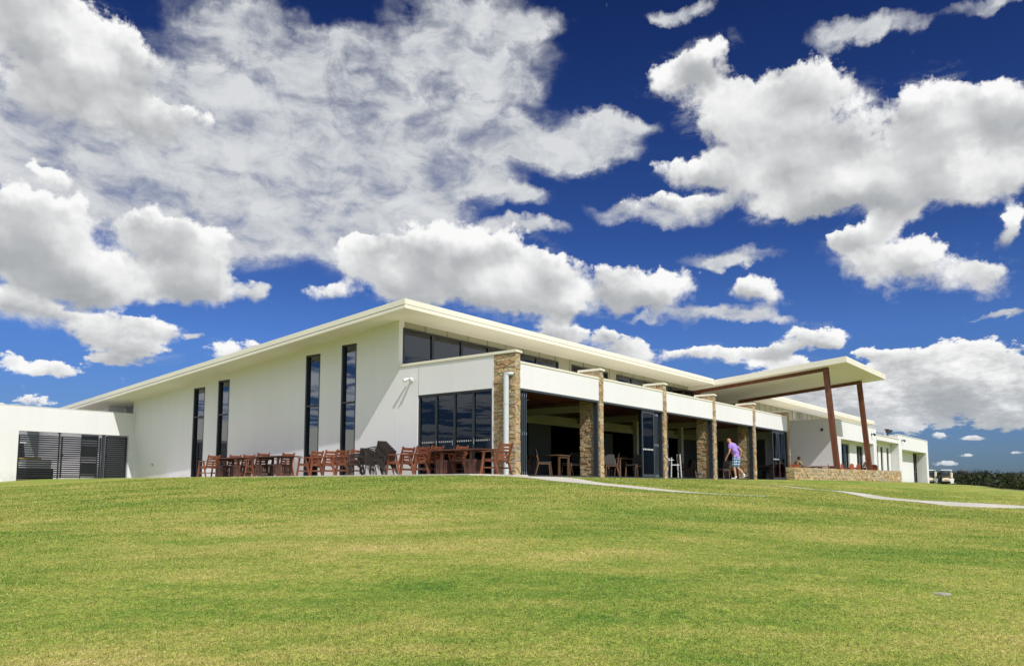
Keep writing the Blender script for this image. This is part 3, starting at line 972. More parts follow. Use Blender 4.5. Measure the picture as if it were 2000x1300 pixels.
# ---- stone fins
def rubble(mb, rnd, a0, a1, z0, z1, to, out=1.0, cw=0.20, ch=0.13):
    """rough stones filling a vertical face: cells of a jittered grid, each a separate bevelled block.
    to(a, z, o) -> point, o = distance proud of the face"""
    nz = max(2, round((z1 - z0) / ch))
    sites = []
    for j in range(nz):
        na = max(1, round((a1 - a0) / (cw * rnd.uniform(0.75, 1.35))))
        off = rnd.uniform(0.2, 0.8)
        for i in range(na):
            sites.append((a0 + (i + off + rnd.uniform(-0.28, 0.28)) * (a1 - a0) / na, z0 + (j + 0.5 + rnd.uniform(-0.30, 0.30)) * (z1 - z0) / nz))
    k = cw / ch                                    # stones lie flat: distances are measured with heights stretched
    k = 1 + (k - 1) * 0.8
    for i, (sa, sz) in enumerate(sites):
        poly = [(a0, z0), (a1, z0), (a1, z1), (a0, z1)]
        for j, (ta, tz) in enumerate(sites):
            if i == j or abs(ta - sa) > cw * 2.6 or abs(tz - sz) > ch * 2.6:
                continue
            na_, nz_ = ta - sa, (tz - sz) * k * k
            c = na_ * (sa + ta) / 2 + nz_ * (sz + tz) / 2
            np_ = []
            for q in range(len(poly)):
                p0, p1 = poly[q], poly[(q + 1) % len(poly)]
                d0, d1 = na_ * p0[0] + nz_ * p0[1] - c, na_ * p1[0] + nz_ * p1[1] - c
                if d0 <= 0:
                    np_.append(p0)
                if d0 * d1 < 0:
                    t = d0 / (d0 - d1)
                    np_.append((p0[0] + (p1[0] - p0[0]) * t, p0[1] + (p1[1] - p0[1]) * t))
            poly = np_
            if len(poly) < 3:
                break
        if len(poly) < 3:
            continue
        ca = sum(p[0] for p in poly) / len(poly)
        cz = sum(p[1] for p in poly) / len(poly)
        w_ = max(p[0] for p in poly) - min(p[0] for p in poly)
        h_ = max(p[1] for p in poly) - min(p[1] for p in poly)
        if w_ < 0.02 or h_ < 0.02:
            continue
        def shrink(f, m, poly=poly, ca=ca, cz=cz, w_=w_, h_=h_):
            fa, fz = max(0.4, 1 - 2 * m / w_) * f, max(0.4, 1 - 2 * m / h_) * f
            return [(ca + (p[0] - ca) * fa, cz + (p[1] - cz) * fz) for p in poly]
        o0 = rnd.uniform(0.003, 0.036) * out
        ta_, tz_ = rnd.uniform(-0.05, 0.05), rnd.uniform(-0.06, 0.06)
        A_, B_, C_ = shrink(1, 0.003), shrink(1, 0.004), shrink(1, 0.018)
        n = len(poly)
        vs = [to(p[0], p[1], -0.012) for p in A_] + [to(p[0], p[1], o0 * 0.55) for p in B_]
        vs += [to(p[0], p[1], o0 + (p[0] - ca) * ta_ + (p[1] - cz) * tz_ + rnd.uniform(-0.003, 0.005)) for p in C_]
        fs = [tuple(2 * n + q for q in range(n))]
        for r in range(2):
            for q in range(n):
                fs.append((r * n + q, r * n + (q + 1) % n, (r + 1) * n + (q + 1) % n, (r + 1) * n + q))
        mb.add(vs, fs)

rs = random.Random(11)
for i, px in enumerate(PX):
    core = MB().box(px + 0.012, px + PW - 0.012, -0.028, 0.79, -0.4, 3.635)
    fin = obj('stone_pillar', core, M['mortar'], hall)
    st = MB()
    rubble(st, rs, -0.03, 0.80, -0.1, 3.63, lambda a, z, o, px=px: (px + 0.012 - o, a, z), cw=0.21, ch=0.11)
    rubble(st, rs, px, px + PW, -0.1, 3.63, lambda a, z, o: (a, -0.028 - o, z), out=0.8, cw=0.16, ch=0.125)
    rubble(st, rs, -0.03, 0.80, -0.1, 3.63, lambda a, z, o, px=px: (px + PW - 0.012 + o, a, z), cw=0.24, ch=0.13)
    obj('facing_stones', st, M['stone'], fin)
    cp = MB().prism([(px - 0.035, 3.64), (px + PW + 0.05, 3.64), (px + PW + 0.05, 3.70), (px - 0.035, 3.725)], 'y', -0.085, 0.855)
    obj('coping', cp, M['coping'], fin, bevel=0.006)

# ---- white bands, copings, door heads and low roof
for i in range(5):
    x0, x1 = PX[i] + PW + 0.012, PX[i + 1] - 0.012
    b = obj('fascia_band', MB().box(x0, x1, 0.0, 0.20, 2.60, 3.345), M['white'], hall)
    obj('coping', MB().box(x0, x1, -0.02, 0.24, 3.345, 3.41), M['coping'], b, bevel=0.006)
    hdr = MB().box(x0, x1, 0.012, 0.19, 2.535, 2.598)
    hdr.box(x0, x0 + 0.05, 0.03, 0.19, 0, 2.535).box(x1 - 0.06, x1, 0.03, 0.19, 0, 2.535).box(x0 + 0.05, x1 - 0.06, 0.03, 0.19, -0.02, 0.012)
    obj('door_frame', hdr, M['steel_frame'], hall, bevel=0.004)
obj('low_roof', MB().box(0.26, 24.46, 0.24, YC - 0.002, 3.18, 3.30), M['cream'], hall)

# ---- folding doors
def leaf(parent, p, q, z1=2.53, fw=0.07, t=0.045, dots=False):
    """one door leaf standing between plan points p and q"""
    p, q = Vector((*p, 0)), Vector((*q, 0))
    d = (q - p).normalized()
    f = MB()
    up = Vector((0, 0, 1))
    f.bar(p + d * fw / 2 + up * 0.02, p + d * fw / 2 + up * z1, fw, t, up=tuple(d.cross(up)))
    f.bar(q - d * fw / 2 + up * 0.02, q - d * fw / 2 + up * z1, fw, t, up=tuple(d.cross(up)))
    f.bar(p + d * fw + up * 0.07, q - d * fw + up * 0.07, t, 0.1)
    f.bar(p + d * fw + up * (z1 - 0.05), q - d * fw + up * (z1 - 0.05), t, 0.1)
    o = obj('folding_door', f, M['steel_frame'], parent)
    g = MB().bar(p + d * fw + up * (0.12 + (z1 - 0.22) / 2), q - d * fw + up * (0.12 + (z1 - 0.22) / 2), 0.008, z1 - 0.22)
    obj('pane', g, M['glass_door'], o)
    for zz in (0.06, 1.25, 2.42):
        hn = MB().tube([q + up * (zz - 0.05), q + up * (zz + 0.05)], 0.016, 8)
        obj('hinge', hn, M['chrome'], o)
    if dots:
        dm = MB()
        L = (q - p).length - 2 * fw
        nrm = d.cross(up)
        for k in range(7):
            c = p + d * (fw + L * (k + 0.5) / 7) + up * 1.06 - nrm * 0.0 
            dm.bar(c - d * 0.032, c + d * 0.032, 0.014, 0.055)
        obj('safety_dot_pattern', dm, M['white_paint'], o)
    return o

def stack(x, sgn, n, y0=0.06, L=0.62, gap=0.105):
    for k in range(n):
        a = x + sgn * gap * k
        leaf(hall, (a, y0 + 0.70), (a + sgn * gap * 0.4, y0 + 0.70 - L))
stack(0.40, 1, 4)
stack(9.44, -1, 5)
leaf(hall, (8.0, 0.10), (8.98, 0.10), dots=True)
stack(9.96, 1, 3, gap=0.12)
stack(14.78, 1, 3, gap=0.13)
leaf(hall, (22.1, 0.10), (23.1, 0.10), dots=True)
leaf(hall, (23.1, 0.12), (23.98, 0.10))
stack(19.60, 1, 2, gap=0.1)

# ---- high front wall: khaki cladding with clerestory windows under the roof
ZH, ZS = 5.03, 3.45
def clad_run(x0, x1, z0, z1):
    m = MB().box(x0, x1, YC + 0.02, YC + 0.14, z0, z1)
    return m
cl = MB()
cl.box(0.19, 24.3, YC + 0.02, YC + 0.14, ZH, 5.30)
for a, b in ((9.56, 10.62), (13.72, 14.56)):
    cl.box(a, b, YC + 0.02, YC + 0.14, 3.32, ZH)
cl.box(24.12, 24.3, YC + 0.02, YC + 0.14, 3.32, ZH)
for a, b in ((0.19, 9.56), (10.62, 13.72), (14.56, 24.12)):
    cl.box(a, b, YC + 0.02, YC + 0.14, 3.32, ZS)
for k in range(21):
    x = 1.305 + 1.148 * k
    zb = 3.33 if (9.56 < x < 10.62 or 13.72 < x < 14.56) else ZH + 0.004
    cl.box(x - 0.018, x + 0.018, YC - 0.012, YC + 0.0195, zb, 5.23)
obj('cladding', cl, M['clad'], hall)
def window_y(name, parent, y, x0, x1, z0, z1, fw=0.06, depth=0.09, mullions=(), transoms=(), fm='frame', gm='glass', mw=None, label=None):
    f = MB()
    mw = mw or fw
    f.box(x0, x0 + fw, y, y + depth, z0, z1).box(x1 - fw, x1, y, y + depth, z0, z1)
    f.box(x0 + fw, x1 - fw, y, y + depth, z0, z0 + fw).box(x0 + fw, x1 - fw, y, y + depth, z1 - fw, z1)
    xs = [x0 + fw, *mullions, x1 - fw]
    zs = [z0 + fw, *transoms, z1 - fw]
    for mu in mullions:
        f.box(mu - mw / 2, mu + mw / 2, y, y + depth, z0 + fw, z1 - fw)
    for t in transoms:
        for a, b in zip(xs[:-1], xs[1:]):
            f.box(a + (mw / 2 if a in mullions else 0), b - (mw / 2 if b in mullions else 0), y + .004, y + depth - .004, t - fw * .4, t + fw * .4)
    fr = obj(name, f, M[fm], parent, bevel=0.003, label=label)
    for a, b in zip(xs[:-1], xs[1:]):
        for c, d in zip(zs[:-1], zs[1:]):
            g = MB().box(a + (mw / 2 if a in mullions else 0), b - (mw / 2 if b in mullions else 0), y + depth * .45, y + depth * .45 + .008, c + (fw * .4 if c in transoms else 0), d - (fw * .4 if d in transoms else 0))
            obj('pane', g, M[gm], fr)
    return fr
window_y('clerestory_window', hall, YC - 0.02, 0.195, 9.555, ZS + 0.002, ZH - 0.002, 0.07, 0.1, mullions=(1.66, 3.22, 4.79, 6.37, 7.95), mw=0.11, gm='glass_side')
window_y('clerestory_window', hall, YC - 0.02, 14.565, 24.115, ZS + 0.002, ZH - 0.002, 0.07, 0.1, mullions=(16.05, 17.55, 19.0, 20.45, 21.9, 23.1), mw=0.11, gm='glass_side')
lv = MB().box(10.625, 10.69, YC - 0.02, YC + 0.1, ZS + .002, ZH - .002).box(13.65, 13.715, YC - 0.02, YC + 0.1, ZS + .002, ZH - .002)
lv.box(10.69, 13.65, YC - 0.02, YC + 0.1, ZH - 0.07, ZH - .002)
lv.box(10.69, 13.65, YC + 0.08, YC + 0.1, ZS + .002, ZH - 0.07)
for k in range(14):
    z = ZS + 0.06 + k * 0.105
    lv.bar((10.69, YC + 0.03, z), (13.65, YC + 0.03, z), 0.09, 0.012, up=(0, 0.6, 0.8))
obj('louvre_vent', lv, M['frame'], hall)

# ---- main roof
EX, EY = -1.206, 3.418
def roof_top(y):
    return 5.536 - 0.0853 * (y - EY)
YB = 33.0
r = MB()
xs0, xs1 = EX + 0.02, 22.56
prof = [(EY + 0.02, 5.245), (YC, 5.245), (YB, roof_under(YB) + 0.01), (YB, roof_top(YB)), (EY + 0.02, roof_top(EY + 0.02))]
r.prism(prof, 'x', xs0, xs1)
roof = obj('roof', r, M['soffit'], hall)
# folded cream fascia: upper band, shadow groove, lower gutter lip
fa = MB()
fa.prism([(EY - 0.012, 5.375), (EY + 0.018, 5.375), (EY + 0.018, 5.55), (EY - 0.012, 5.55)], 'x', EX - 0.012, xs1 + 0.012)
fa.prism([(EY - 0.03, 5.236), (EY + 0.018, 5.236), (EY + 0.018, 5.352), (EY - 0.03, 5.352)], 'x', EX - 0.03, xs1 + 0.012)
def eave_bot(y): return 5.236 - 0.0832 * (y - EY)
for (xa, xb, za, zb) in ((EX - 0.012, EX + 0.018, 0.139, 0.314), (EX - 0.03, EX + 0.018, 0.0, 0.10)):
    y0, y1 = EY + 0.0185, YB
    fa.hexa([(xa, y0, eave_bot(y0) + za), (xb, y0, eave_bot(y0) + za), (xb, y1, eave_bot(y1) + za), (xa, y1, eave_bot(y1) + za)],
            [(xa, y0, eave_bot(y0) + zb), (xb, y0, eave_bot(y0) + zb), (xb, y1, eave_bot(y1) + zb), (xa, y1, eave_bot(y1) + zb)])
obj('fascia', fa, M['cream'], roof, bevel=0.004)
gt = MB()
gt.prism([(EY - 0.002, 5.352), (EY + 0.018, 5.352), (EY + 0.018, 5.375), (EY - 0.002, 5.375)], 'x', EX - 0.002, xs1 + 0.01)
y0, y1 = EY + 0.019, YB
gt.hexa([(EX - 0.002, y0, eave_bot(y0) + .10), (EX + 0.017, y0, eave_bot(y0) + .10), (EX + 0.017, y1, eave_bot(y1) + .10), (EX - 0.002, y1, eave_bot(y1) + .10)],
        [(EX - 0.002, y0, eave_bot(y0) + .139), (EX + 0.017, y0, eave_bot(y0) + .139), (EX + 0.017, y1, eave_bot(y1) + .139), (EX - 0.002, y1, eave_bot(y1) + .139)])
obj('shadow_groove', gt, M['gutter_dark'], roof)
# plant housings on the back of the roof
def on_roof(name, label, x0, x1, y0, y1, h, m):
    o = thing(name, label, 'roof unit', (x0, y0, roof_top(y0)))
    b = MB()
    b.hexa([(0, 0, -0.05), (x1 - x0, 0, -0.05), (x1 - x0, y1 - y0, roof_top(y1) - roof_top(y0) - 0.05), (0, y1 - y0, roof_top(y1) - roof_top(y0) - 0.05)],
           [(0, 0, h), (x1 - x0, 0, h), (x1 - x0, y1 - y0, h - 0.03), (0, y1 - y0, h - 0.03)])
    c = obj('casing', b, m, o, bevel=0.02)
    l = MB().box(-0.01, x1 - x0 + 0.01, -0.01, 0.03, h, h + 0.03).box(-0.01, 0.03, 0.03, y1 - y0, h - 0.02, h + 0.01)
    obj('lid', l, m, o)
    return o
on_roof('roof_vent', 'boxy white vent housing low on the back of the hall roof, left end', 0.55, 1.2, 25.2, 27.6, 0.52, M['coping'])

# ---- inside of the hall
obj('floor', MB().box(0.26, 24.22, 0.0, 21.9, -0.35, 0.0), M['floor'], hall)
ce = MB()
for i in range(5):
    x0, x1 = PX[i] + PW + 0.03, PX[i + 1] - 0.03
    for k in range(24):
        y = 0.205 + k * 0.19
        ce.box(x0, x1, y, y + 0.182, 2.62, 2.64)
obj('timber_ceiling', ce, M['ceil'], hall)
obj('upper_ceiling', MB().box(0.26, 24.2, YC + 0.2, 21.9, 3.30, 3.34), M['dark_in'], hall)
obj('bulkhead', MB().box(0.27, 24.0, 4.74, 4.90, 2.22, 2.61), M['bulk'], hall)
for x in (5.9, 10.75, 15.6, 20.3):
    obj('bulkhead', MB().box(x, x + 0.3, 0.95, 4.735, 2.40, 2.615), M['bulk'], hall)
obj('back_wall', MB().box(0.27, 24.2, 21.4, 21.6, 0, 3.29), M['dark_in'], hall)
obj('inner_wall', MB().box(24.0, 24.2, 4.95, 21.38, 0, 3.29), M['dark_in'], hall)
for a, b, h in ((7.2, 8.8, 2.21), (13.2, 13.9, 2.1), (21.4, 23.3, 2.21)):
    obj('roller_blind', MB().box(a, b, 4.80, 4.815, 0, h), M['blind'], hall)
for a, b in ((1.25, 1.75), (3.0, 3.35), (3.6, 3.95)):
    obj('roller_blind', MB().box(24.225, 24.24, a, b, 0, 2.2), M['blind'], hall)
for ic in (MB().box(13.5, 13.75, 3.3, 3.5, 0, 2.61), MB().box(18.12, 18.36, 3.3, 3.5, 0, 2.61)):
    obj('column', ic, M['bulk'], hall)
for x, y in ((3.2, 1.9), (7.2, 3.0), (12.3, 2.2), (16.9, 2.0), (21.6, 2.2), (2.2, 3.6)):
    dl = MB().tube([(x, y, 2.605), (x, y, 2.6195)], 0.075, 16)
    obj('downlight', dl, M['white_paint'], hall, smooth=True)
# end wall of the hall towards the terrace
ew = MB().box(24.25, 24.46, 0.80, YC, -0.3, 3.40)
obj('end_wall', ew, M['white'], hall)
# glazed entry set back under the canopy
ent = MB().box(24.3, 31.1, 9.0, 9.2, 2.6, 4.7).box(24.3, 24.5, 5.07, 9.0, -0.3, 4.85).box(30.95, 31.1, 5.07, 9.0, -0.3, 4.85)
obj('entry_wall', ent, M['white'], hall)
window_y('entry_doors', hall, 9.02, 24.5, 30.95, 0.0, 2.6, 0.07, 0.1, mullions=(25.8, 27.1, 28.35, 29.65))

# ---- canopy over the terrace
CS = 0.0915
def can_top(y): return 6.13 - CS * (y + 3.57)
can = MB()
can.prism([(-3.55, can_top(-3.55) - 0.28), (9.3, can_top(9.3) - 0.28), (9.3, can_top(9.3) - 0.01), (-3.55, can_top(-3.55) - 0.01)], 'x', 22.62, 30.87)
canopy = obj('canopy', can, M['soffit'], hall)
cf = MB()
cf.prism([(-3.58, can_top(-3.57) - 0.295), (-3.55, can_top(-3.57) - 0.295), (-3.55, can_top(-3.57)), (-3.58, can_top(-3.57))], 'x', 22.59, 30.90)
for xa in (22.59, 30.87):
    a, b = -3.549, (9.3 if xa > 25 else 9.3)
    cf.hexa([(xa, a, can_top(a) - .295), (xa + .03, a, can_top(a) - .295), (xa + .03, b, can_top(b) - .295), (xa, b, can_top(b) - .295)],
            [(xa, a, can_top(a)), (xa + .03, a, can_top(a)), (xa + .03, b, can_top(b)), (xa, b, can_top(b))])
obj('fascia', cf, M['cream'], canopy)
for bx in (23.35, 29.90):
    bm_ = MB()
    ya, yb_ = -2.42, 4.9
    bm_.hexa([(bx - .06, ya, can_top(ya) - .46), (bx + .06, ya, can_top(ya) - .46), (bx + .06, yb_, can_top(yb_) - .46), (bx - .06, yb_, can_top(yb_) - .46)],
             [(bx - .06, ya, can_top(ya) - .283), (bx + .06, ya, can_top(ya) - .283), (bx + .06, yb_, can_top(yb_) - .283), (bx - .06, yb_, can_top(yb_) - .283)])
    obj('canopy_beam', bm_, M['post'], hall, bevel=0.008)
    pm = MB()
    zt = can_top(-2.35) - 0.285
    a, b = Vector((bx, -2.78, -0.05)), Vector((bx, -2.36, zt))
    for s in (-1, 1):
        pm.bar(a + Vector((s * 0.098, 0, 0)), b + Vector((s * 0.098, 0, 0)), 0.055, 0.26, up=(0, -1, 0.08))
    pm.bar(a + Vector((0, 0.03, 0)), b + Vector((0, 0.03, -0.18)), 0.138, 0.14, up=(0, -1, 0.08))
    pst = obj('canopy_post', pm, M['post'], hall, bevel=0.006)
    bo = MB()
    for t in (0.12, 0.28, 0.44, 0.60, 0.76, 0.97):
        c = a.lerp(b, t)
        for s in (-1, 1):
            for e in (-0.05, 0.05):
                p0 = c + Vector((s * 0.098, -0.115, e * 0.2))
                bo.ball(p0, 0.016, seg=8, rings=5)
            p1 = c + Vector((s * 0.128, 0, 0))
            bo.ball(p1, 0.018, seg=8, rings=5)
    obj('bolt', bo, M['chrome'], pst, smooth=True)
    kp = MB()
    kp.bar(a + Vector((0, 0, 0.0)), a + Vector((0, 0.01, 0.05)), 0.36, 0.36, up=(0, 1, 0))
    obj('foot_plate', kp, M['galv'], pst)

# downpipe on the corner fin, with its top bend into the stone
dp = MB()
dp.tube([(-0.115, 0.235, -0.05), (-0.115, 0.235, 2.9), (-0.11, 0.235, 3.0)], 0.082, 20)
dp.tube([(-0.112, 0.17, 3.0), (-0.05, 0.08, 3.0), (-0.01, 0.06, 3.0)], 0.05, 14)
dp.tube([(-0.11, 0.235, 3.0), (-0.11, 0.235, 3.03)], 0.094, 20)
for z in (0.9, 2.1):
    dp.tube([(-0.115, 0.235, z), (-0.115, 0.235, z + 0.03)], 0.088, 20)
tag(obj('downpipe', dp, M['galv'], smooth=True), 'pale blue grey round downpipe standing against the corner stone pillar', 'downpipe')

# ---- recessed back part of the hall behind the screen wall
bw = wall_x(-0.5, 1.1, 24.0, 32.5, -0.3, lambda y: roof_under(y) + 0.02, [])
obj('rear_wall', bw, M['white'], hall)
bw2 = wall_x(0.75, 0.95, 22.62, 23.998, -0.3, lambda y: roof_under(y) + 0.02, [])
obj('recess_wall', bw2, M['white'], hall)
obj('downpipe', MB().tube([(0.25, 23.9, 0), (0.25, 23.9, 3.45)], 0.05, 12), M['white_paint'], hall, smooth=True)

# ------------------------------------------------------------------ flat-roofed wing beyond the canopy
wing = thing('clubhouse_wing', 'low white flat-roofed wing with stepped parapets and recessed windows beyond the canopy', 'building', (0, 0, 0))
# block with the wide window recess
YF = -0.82                                    # front line of the wing
X0, X1, ZT = 30.2, 40.24, 3.62
b = MB()
b.box(X0, X0 + 0.25, YF + 0.002, 5.0, -0.5, ZT)
obj('side_wall', b, M['white'], wing)
b = MB()
b.box(X0 + 0.252, X1, YF, YF + 0.2, 2.52, ZT - 0.002)
b.box(X0 + 0.252, 31.43, YF, YF + 0.66, -0.5, 2.52).box(39.39, X1, YF, YF + 0.66, -0.5, 2.52)
b.box(31.43, 39.39, YF + 0.2, YF + 0.66, 2.52, 2.75)
obj('front_wall', b, M['white'], wing)
b = MB()
W1, W2 = (33.56, 35.63), (37.41, 39.06)
YR = YF + 0.62
for a, c in ((31.43, W1[0]), (W1[1], W2[0]), (W2[1], 39.39)):
    b.box(a, c, YR, YR + 0.22, -0.5, 2.519)
for w_ in (W1, W2):
    b.box(w_[0], w_[1], YR, YR + 0.22, 2.37, 2.519)
obj('recess_wall', b, M['white'], wing)
for w_ in (W1, W2):
    window_y('window', wing, YR + 0.08, w_[0], w_[1], 0.0, 2.37, 0.085, 0.1, mullions=((w_[0] + w_[1]) / 2,))
obj('coping', MB().box(X0 - 0.02, X1 + 0.02, YF - 0.03, YF + 0.22, ZT + 0.001, ZT + 0.045).box(X0 - 0.02, X0 + 0.27, YF + 0.221, 5.0, ZT + 0.001, ZT + 0.045), M['white_paint'], wing)
obj('flat_roof', MB().box(X0 + 0.26, X1 - 0.26, YF + 0.22, 4.9, 3.3, 3.4), M['cream'], wing)
obj('end_wall', MB().box(X1 - 0.25, X1 - 0.002, YF + 0.662, 4.9, -0.5, ZT - 0.004), M['white'], wing)
# link with three slit windows under a thin roof
b = MB()
SL = [(42.59, 43.16), (43.91, 44.62), (45.80, 46.50)]
xs_ = [X1, *[q for s in SL for q in s], 47.08]
YL = YF + 0.58
for i in range(0, len(xs_), 2):
    b.box(xs_[i] + 0.001, xs_[i + 1], YL, YL + 0.22, -0.5, 2.86)
for a, c in SL:
    b.box(a, c, YL, YL + 0.22, 2.53, 2.86)
obj('link_wall', b, M['white'], wing)
for a, c in SL:
    window_y('window', wing, YL + 0.07, a, c, -0.02, 2.53, 0.07, 0.1)
obj('link_roof', MB().box(X1 + 0.001, 47.14, YF - 0.05, 4.8, 2.862, 3.19), M['white'], wing)
obj('coping', MB().box(X1 + 0.001, 47.14, YF - 0.09, YF + 0.1, 3.192, 3.245), M['cream'], wing)
# end block with the door recess
X2, X3, ZT2 = 47.16, 58.65, 3.56
b = MB()
b.box(X2, 48.24, YF, YF + 0.8, -0.7, ZT2).box(57.85, X3, YF, YF + 0.8, -0.9, ZT2).box(48.24, 57.85, YF, YF + 0.21, 2.50, ZT2).box(48.24, 57.85, YF + 0.21, YF + 0.8, 2.50, 2.75)
obj('front_wall', b, M['white'], wing)
YD = YF + 0.75
b = MB().box(48.24, 56.25, YD, YD + 0.2, -0.7, 2.499)
obj('recess_wall', b, M['white'], wing)
dr = window_y('glazed_door', wing, YD + 0.04, 56.25, 57.84, -0.06, 2.495, 0.10, 0.1, mullions=(57.08,), transoms=(0.9,))
b = MB().box(X2 + .002, X2 + 0.25, YF + 0.802, 4.9, -0.7, ZT2 - 0.003).box(X3 - 0.25, X3 - .002, YF + 0.802, 8.0, -0.9, ZT2 - 0.003)
obj('side_wall', b, M['white'], wing)
obj('coping', MB().box(X2 - 0.03, X3 + 0.03, YF - 0.03, YF + 0.25, ZT2 + 0.001, ZT2 + 0.05), M['white_paint'], wing)
obj('flat_roof', MB().box(X2 + 0.26, X3 - 0.26, YF + 0.26, 7.9, 3.2, 3.3), M['cream'], wing)
# high cladding strip and second skillion roof over the wing
cl = MB().box(31.1, 60.0, YC + 0.02, YC + 0.16, 3.3, 5.28)
for k in range(26):
    x = 31.3 + 1.148 * k
    if x < 60:
        cl.box(x - 0.018, x + 0.018, YC - 0.012, YC + 0.0195, 3.4, 5.225)
cl.box(31.1, 31.28, YC + 0.161, 12.0, 3.3, 4.9)
obj('cladding', cl, M['clad'], wing)
gv = MB()
for k in range(5):
    for j in range(4):
        gv.box(41.95 + j * 0.21, 42.09 + j * 0.21, YC - 0.03, YC + 0.018, 4.74 + k * 0.09, 4.80 + k * 0.09)
gv.box(41.9, 42.8, YC - 0.02, YC + 0.016, 4.70, 4.72).box(41.9, 42.8, YC - 0.02, YC + 0.016, 5.17, 5.19)
obj('air_grille', gv, M['plaster_in'], wing)
obj('vent_flap', MB().box(40.48, 40.62, YC - 0.05, YC + 0.018, 4.70, 5.20), M['white_paint'], wing)
r = MB()
RT = lambda y: 5.536 - 0.0853 * (y - EY)
r.prism([(EY + 0.02, 5.245), (YC, 5.245), (16, 4.22), (16, RT(16)), (EY + 0.02, RT(EY + 0.02))], 'x', 31.05, 58.5)
rf = obj('roof', r, M['soffit'], wing)
fa = MB()
fa.prism([(EY - 0.012, 5.375), (EY + 0.018, 5.375), (EY + 0.018, 5.55), (EY - 0.012, 5.55)], 'x', 31.03, 58.52)
fa.prism([(EY - 0.03, 5.236), (EY + 0.018, 5.236), (EY + 0.018, 5.352), (EY - 0.03, 5.352)], 'x', 31.03, 58.53)
fa.hexa([(58.502, EY + .02, 5.236), (58.53, EY + .02, 5.236), (58.53, 16, 4.2), (58.502, 16, 4.2)], [(58.502, EY + .02, 5.54), (58.53, EY + .02, 5.54), (58.53, 16, 4.48), (58.502, 16, 4.48)])
obj('fascia', fa, M['cream'], rf)
obj('shadow_groove', MB().prism([(EY - 0.002, 5.353), (EY + 0.018, 5.353), (EY + 0.018, 5.374), (EY - 0.002, 5.374)], 'x', 31.04, 58.515), M['gutter_dark'], rf)
obj('inner_walls', MB().box(30.5, 58.3, 4.7, 4.88, -0.5, 3.25), M['dark_in'], wing)
obj('floor', MB().box(30.5, 58.3, 0.1, 4.69, -0.5, -0.03), M['floor'], wing)
pnl = MB().box(37.45, 39.0, 0.25, 0.27, 0.0, 2.36)
obj('curtain', pnl, M['plaster_in'], wing)
pnl = MB().box(56.3, 57.8, 0.4, 0.42, 0.0, 2.45)
obj('curtain', pnl, M['blind'], wing)

# ------------------------------------------------------------------ lamps on the walls
def wall_lamp(label, p, nrm, m, long=0.22, r=0.05):
    o = thing('wall_lamp', label, 'wall lamp', p, 0, 'lamps fixed to the outside walls')
    n = Vector(nrm)
    side = Vector((0, 0, 1)).cross(n)
    bt = MB()
    bt.tube([n * -0.01, n * 0.025], r * 1.15, 16)
    obj('base', bt, m, o, smooth=True)
    ar = MB().tube([n * 0.026, n * (long * 0.55)], r * 0.35, 10)
    obj('arm', ar, m, o, smooth=True)
    hd = MB().tube([n * (long * 0.5) + Vector((0, 0, 0.06)), n * (long * 0.62) + Vector((0, 0, 0.02)), n * long + Vector((0, 0, -0.07))], [r * 0.55, r * 0.8, r * 1.05], 16)
    obj('lamp_head', hd, m, o, smooth=True)
    return o
def spot_pair(label, p):
    o = thing('wall_lamp', label, 'wall lamp', p, 0, 'lamps fixed to the outside walls')
    obj('base', MB().box(-0.03, 0.01, -0.05, 0.05, -0.05, 0.05), M['lamp_white'], o, bevel=0.006)
    for s in (-1, 1):
        a = MB().tube([(-0.03, 0, 0.01), (-0.10, s * 0.06, 0.02)], 0.015, 8)
        obj('arm', a, M['lamp_white'], o, smooth=True)
        h = MB().tube([(-0.08, s * 0.07, 0.05), (-0.15, s * 0.10, 0.02), (-0.25, s * 0.14, -0.03)], [0.03, 0.048, 0.056], 16)
        obj('lamp_head', h, M['lamp_white'], o, smooth=True)
    return o
spot_pair('white twin spot lamp casting a long shadow on the side wall near the parapet', (0, 4.27, 3.15))
wall_lamp('black lamp on the shaded side wall behind the stone terrace wall', (30.2, -0.09, 3.04), (-1, 0, 0), M['black'], 0.12, 0.065)
wall_lamp('small dark lamp on the sunlit front parapet just right of the canopy posts', (38.94, -0.822, 3.16), (0, -1, 0), M['black'], 0.25, 0.08)
wall_lamp('small dark lamp high on the end block beside the parapet corner', (48.3, -0.822, 3.16), (0, -1, 0), M['black'], 0.25, 0.08)
fl = thing('floodlight', 'black twin floodlight on a thin bent pole above the flat link roof', 'floodlight', (45.84, -0.25, 3.21))
obj('pole', MB().tube([(-0.35, 0, 0), (-0.35, 0, 0.55), (-0.2, 0, 0.62), (0.5, 0, 0.62)], 0.022, 8), M['white_paint'], fl, smooth=True)
for dx, tx in ((0.25, -0.25), (0.85, 0.3)):
    h = MB().hexa([(dx - .2, -.16, .42), (dx + .2, -.16, .42), (dx + .2 + tx * .4, .1, .5), (dx - .2 + tx * .4, .1, .5)], [(dx - .25 + tx, -.2, .70), (dx + .2 + tx, -.2, .74), (dx + .2 + tx, .05, .76), (dx - .25 + tx, .05, .72)])
    obj('lamp_head', h, M['black'], fl, bevel=0.01)
obj('bracket', MB().box(0.3, 0.9, -0.03, 0.03, 0.40, 0.46).box(0.55, 0.61, -0.03, 0.03, 0.1, 0.40), M['black'], fl)
tp = MB().tube([(0, 0, -0.05), (0, 0, 0.05)], 0.03, 10)
tp.tube([(-0.01, 0, 0.03), (-0.09, 0, 0.03), (-0.1, 0, -0.03)], 0.018, 8)
t_ = thing('wall_tap', 'small garden tap low on the bare side wall left of the tall windows', 'tap', (0, 20.6, 0.62))
obj('tap_body', tp, M['chrome'], t_, smooth=True)
obj('handle', MB().bar((-0.05, -0.05, 0.06), (-0.05, 0.05, 0.06), 0.014), M['black'], t_)

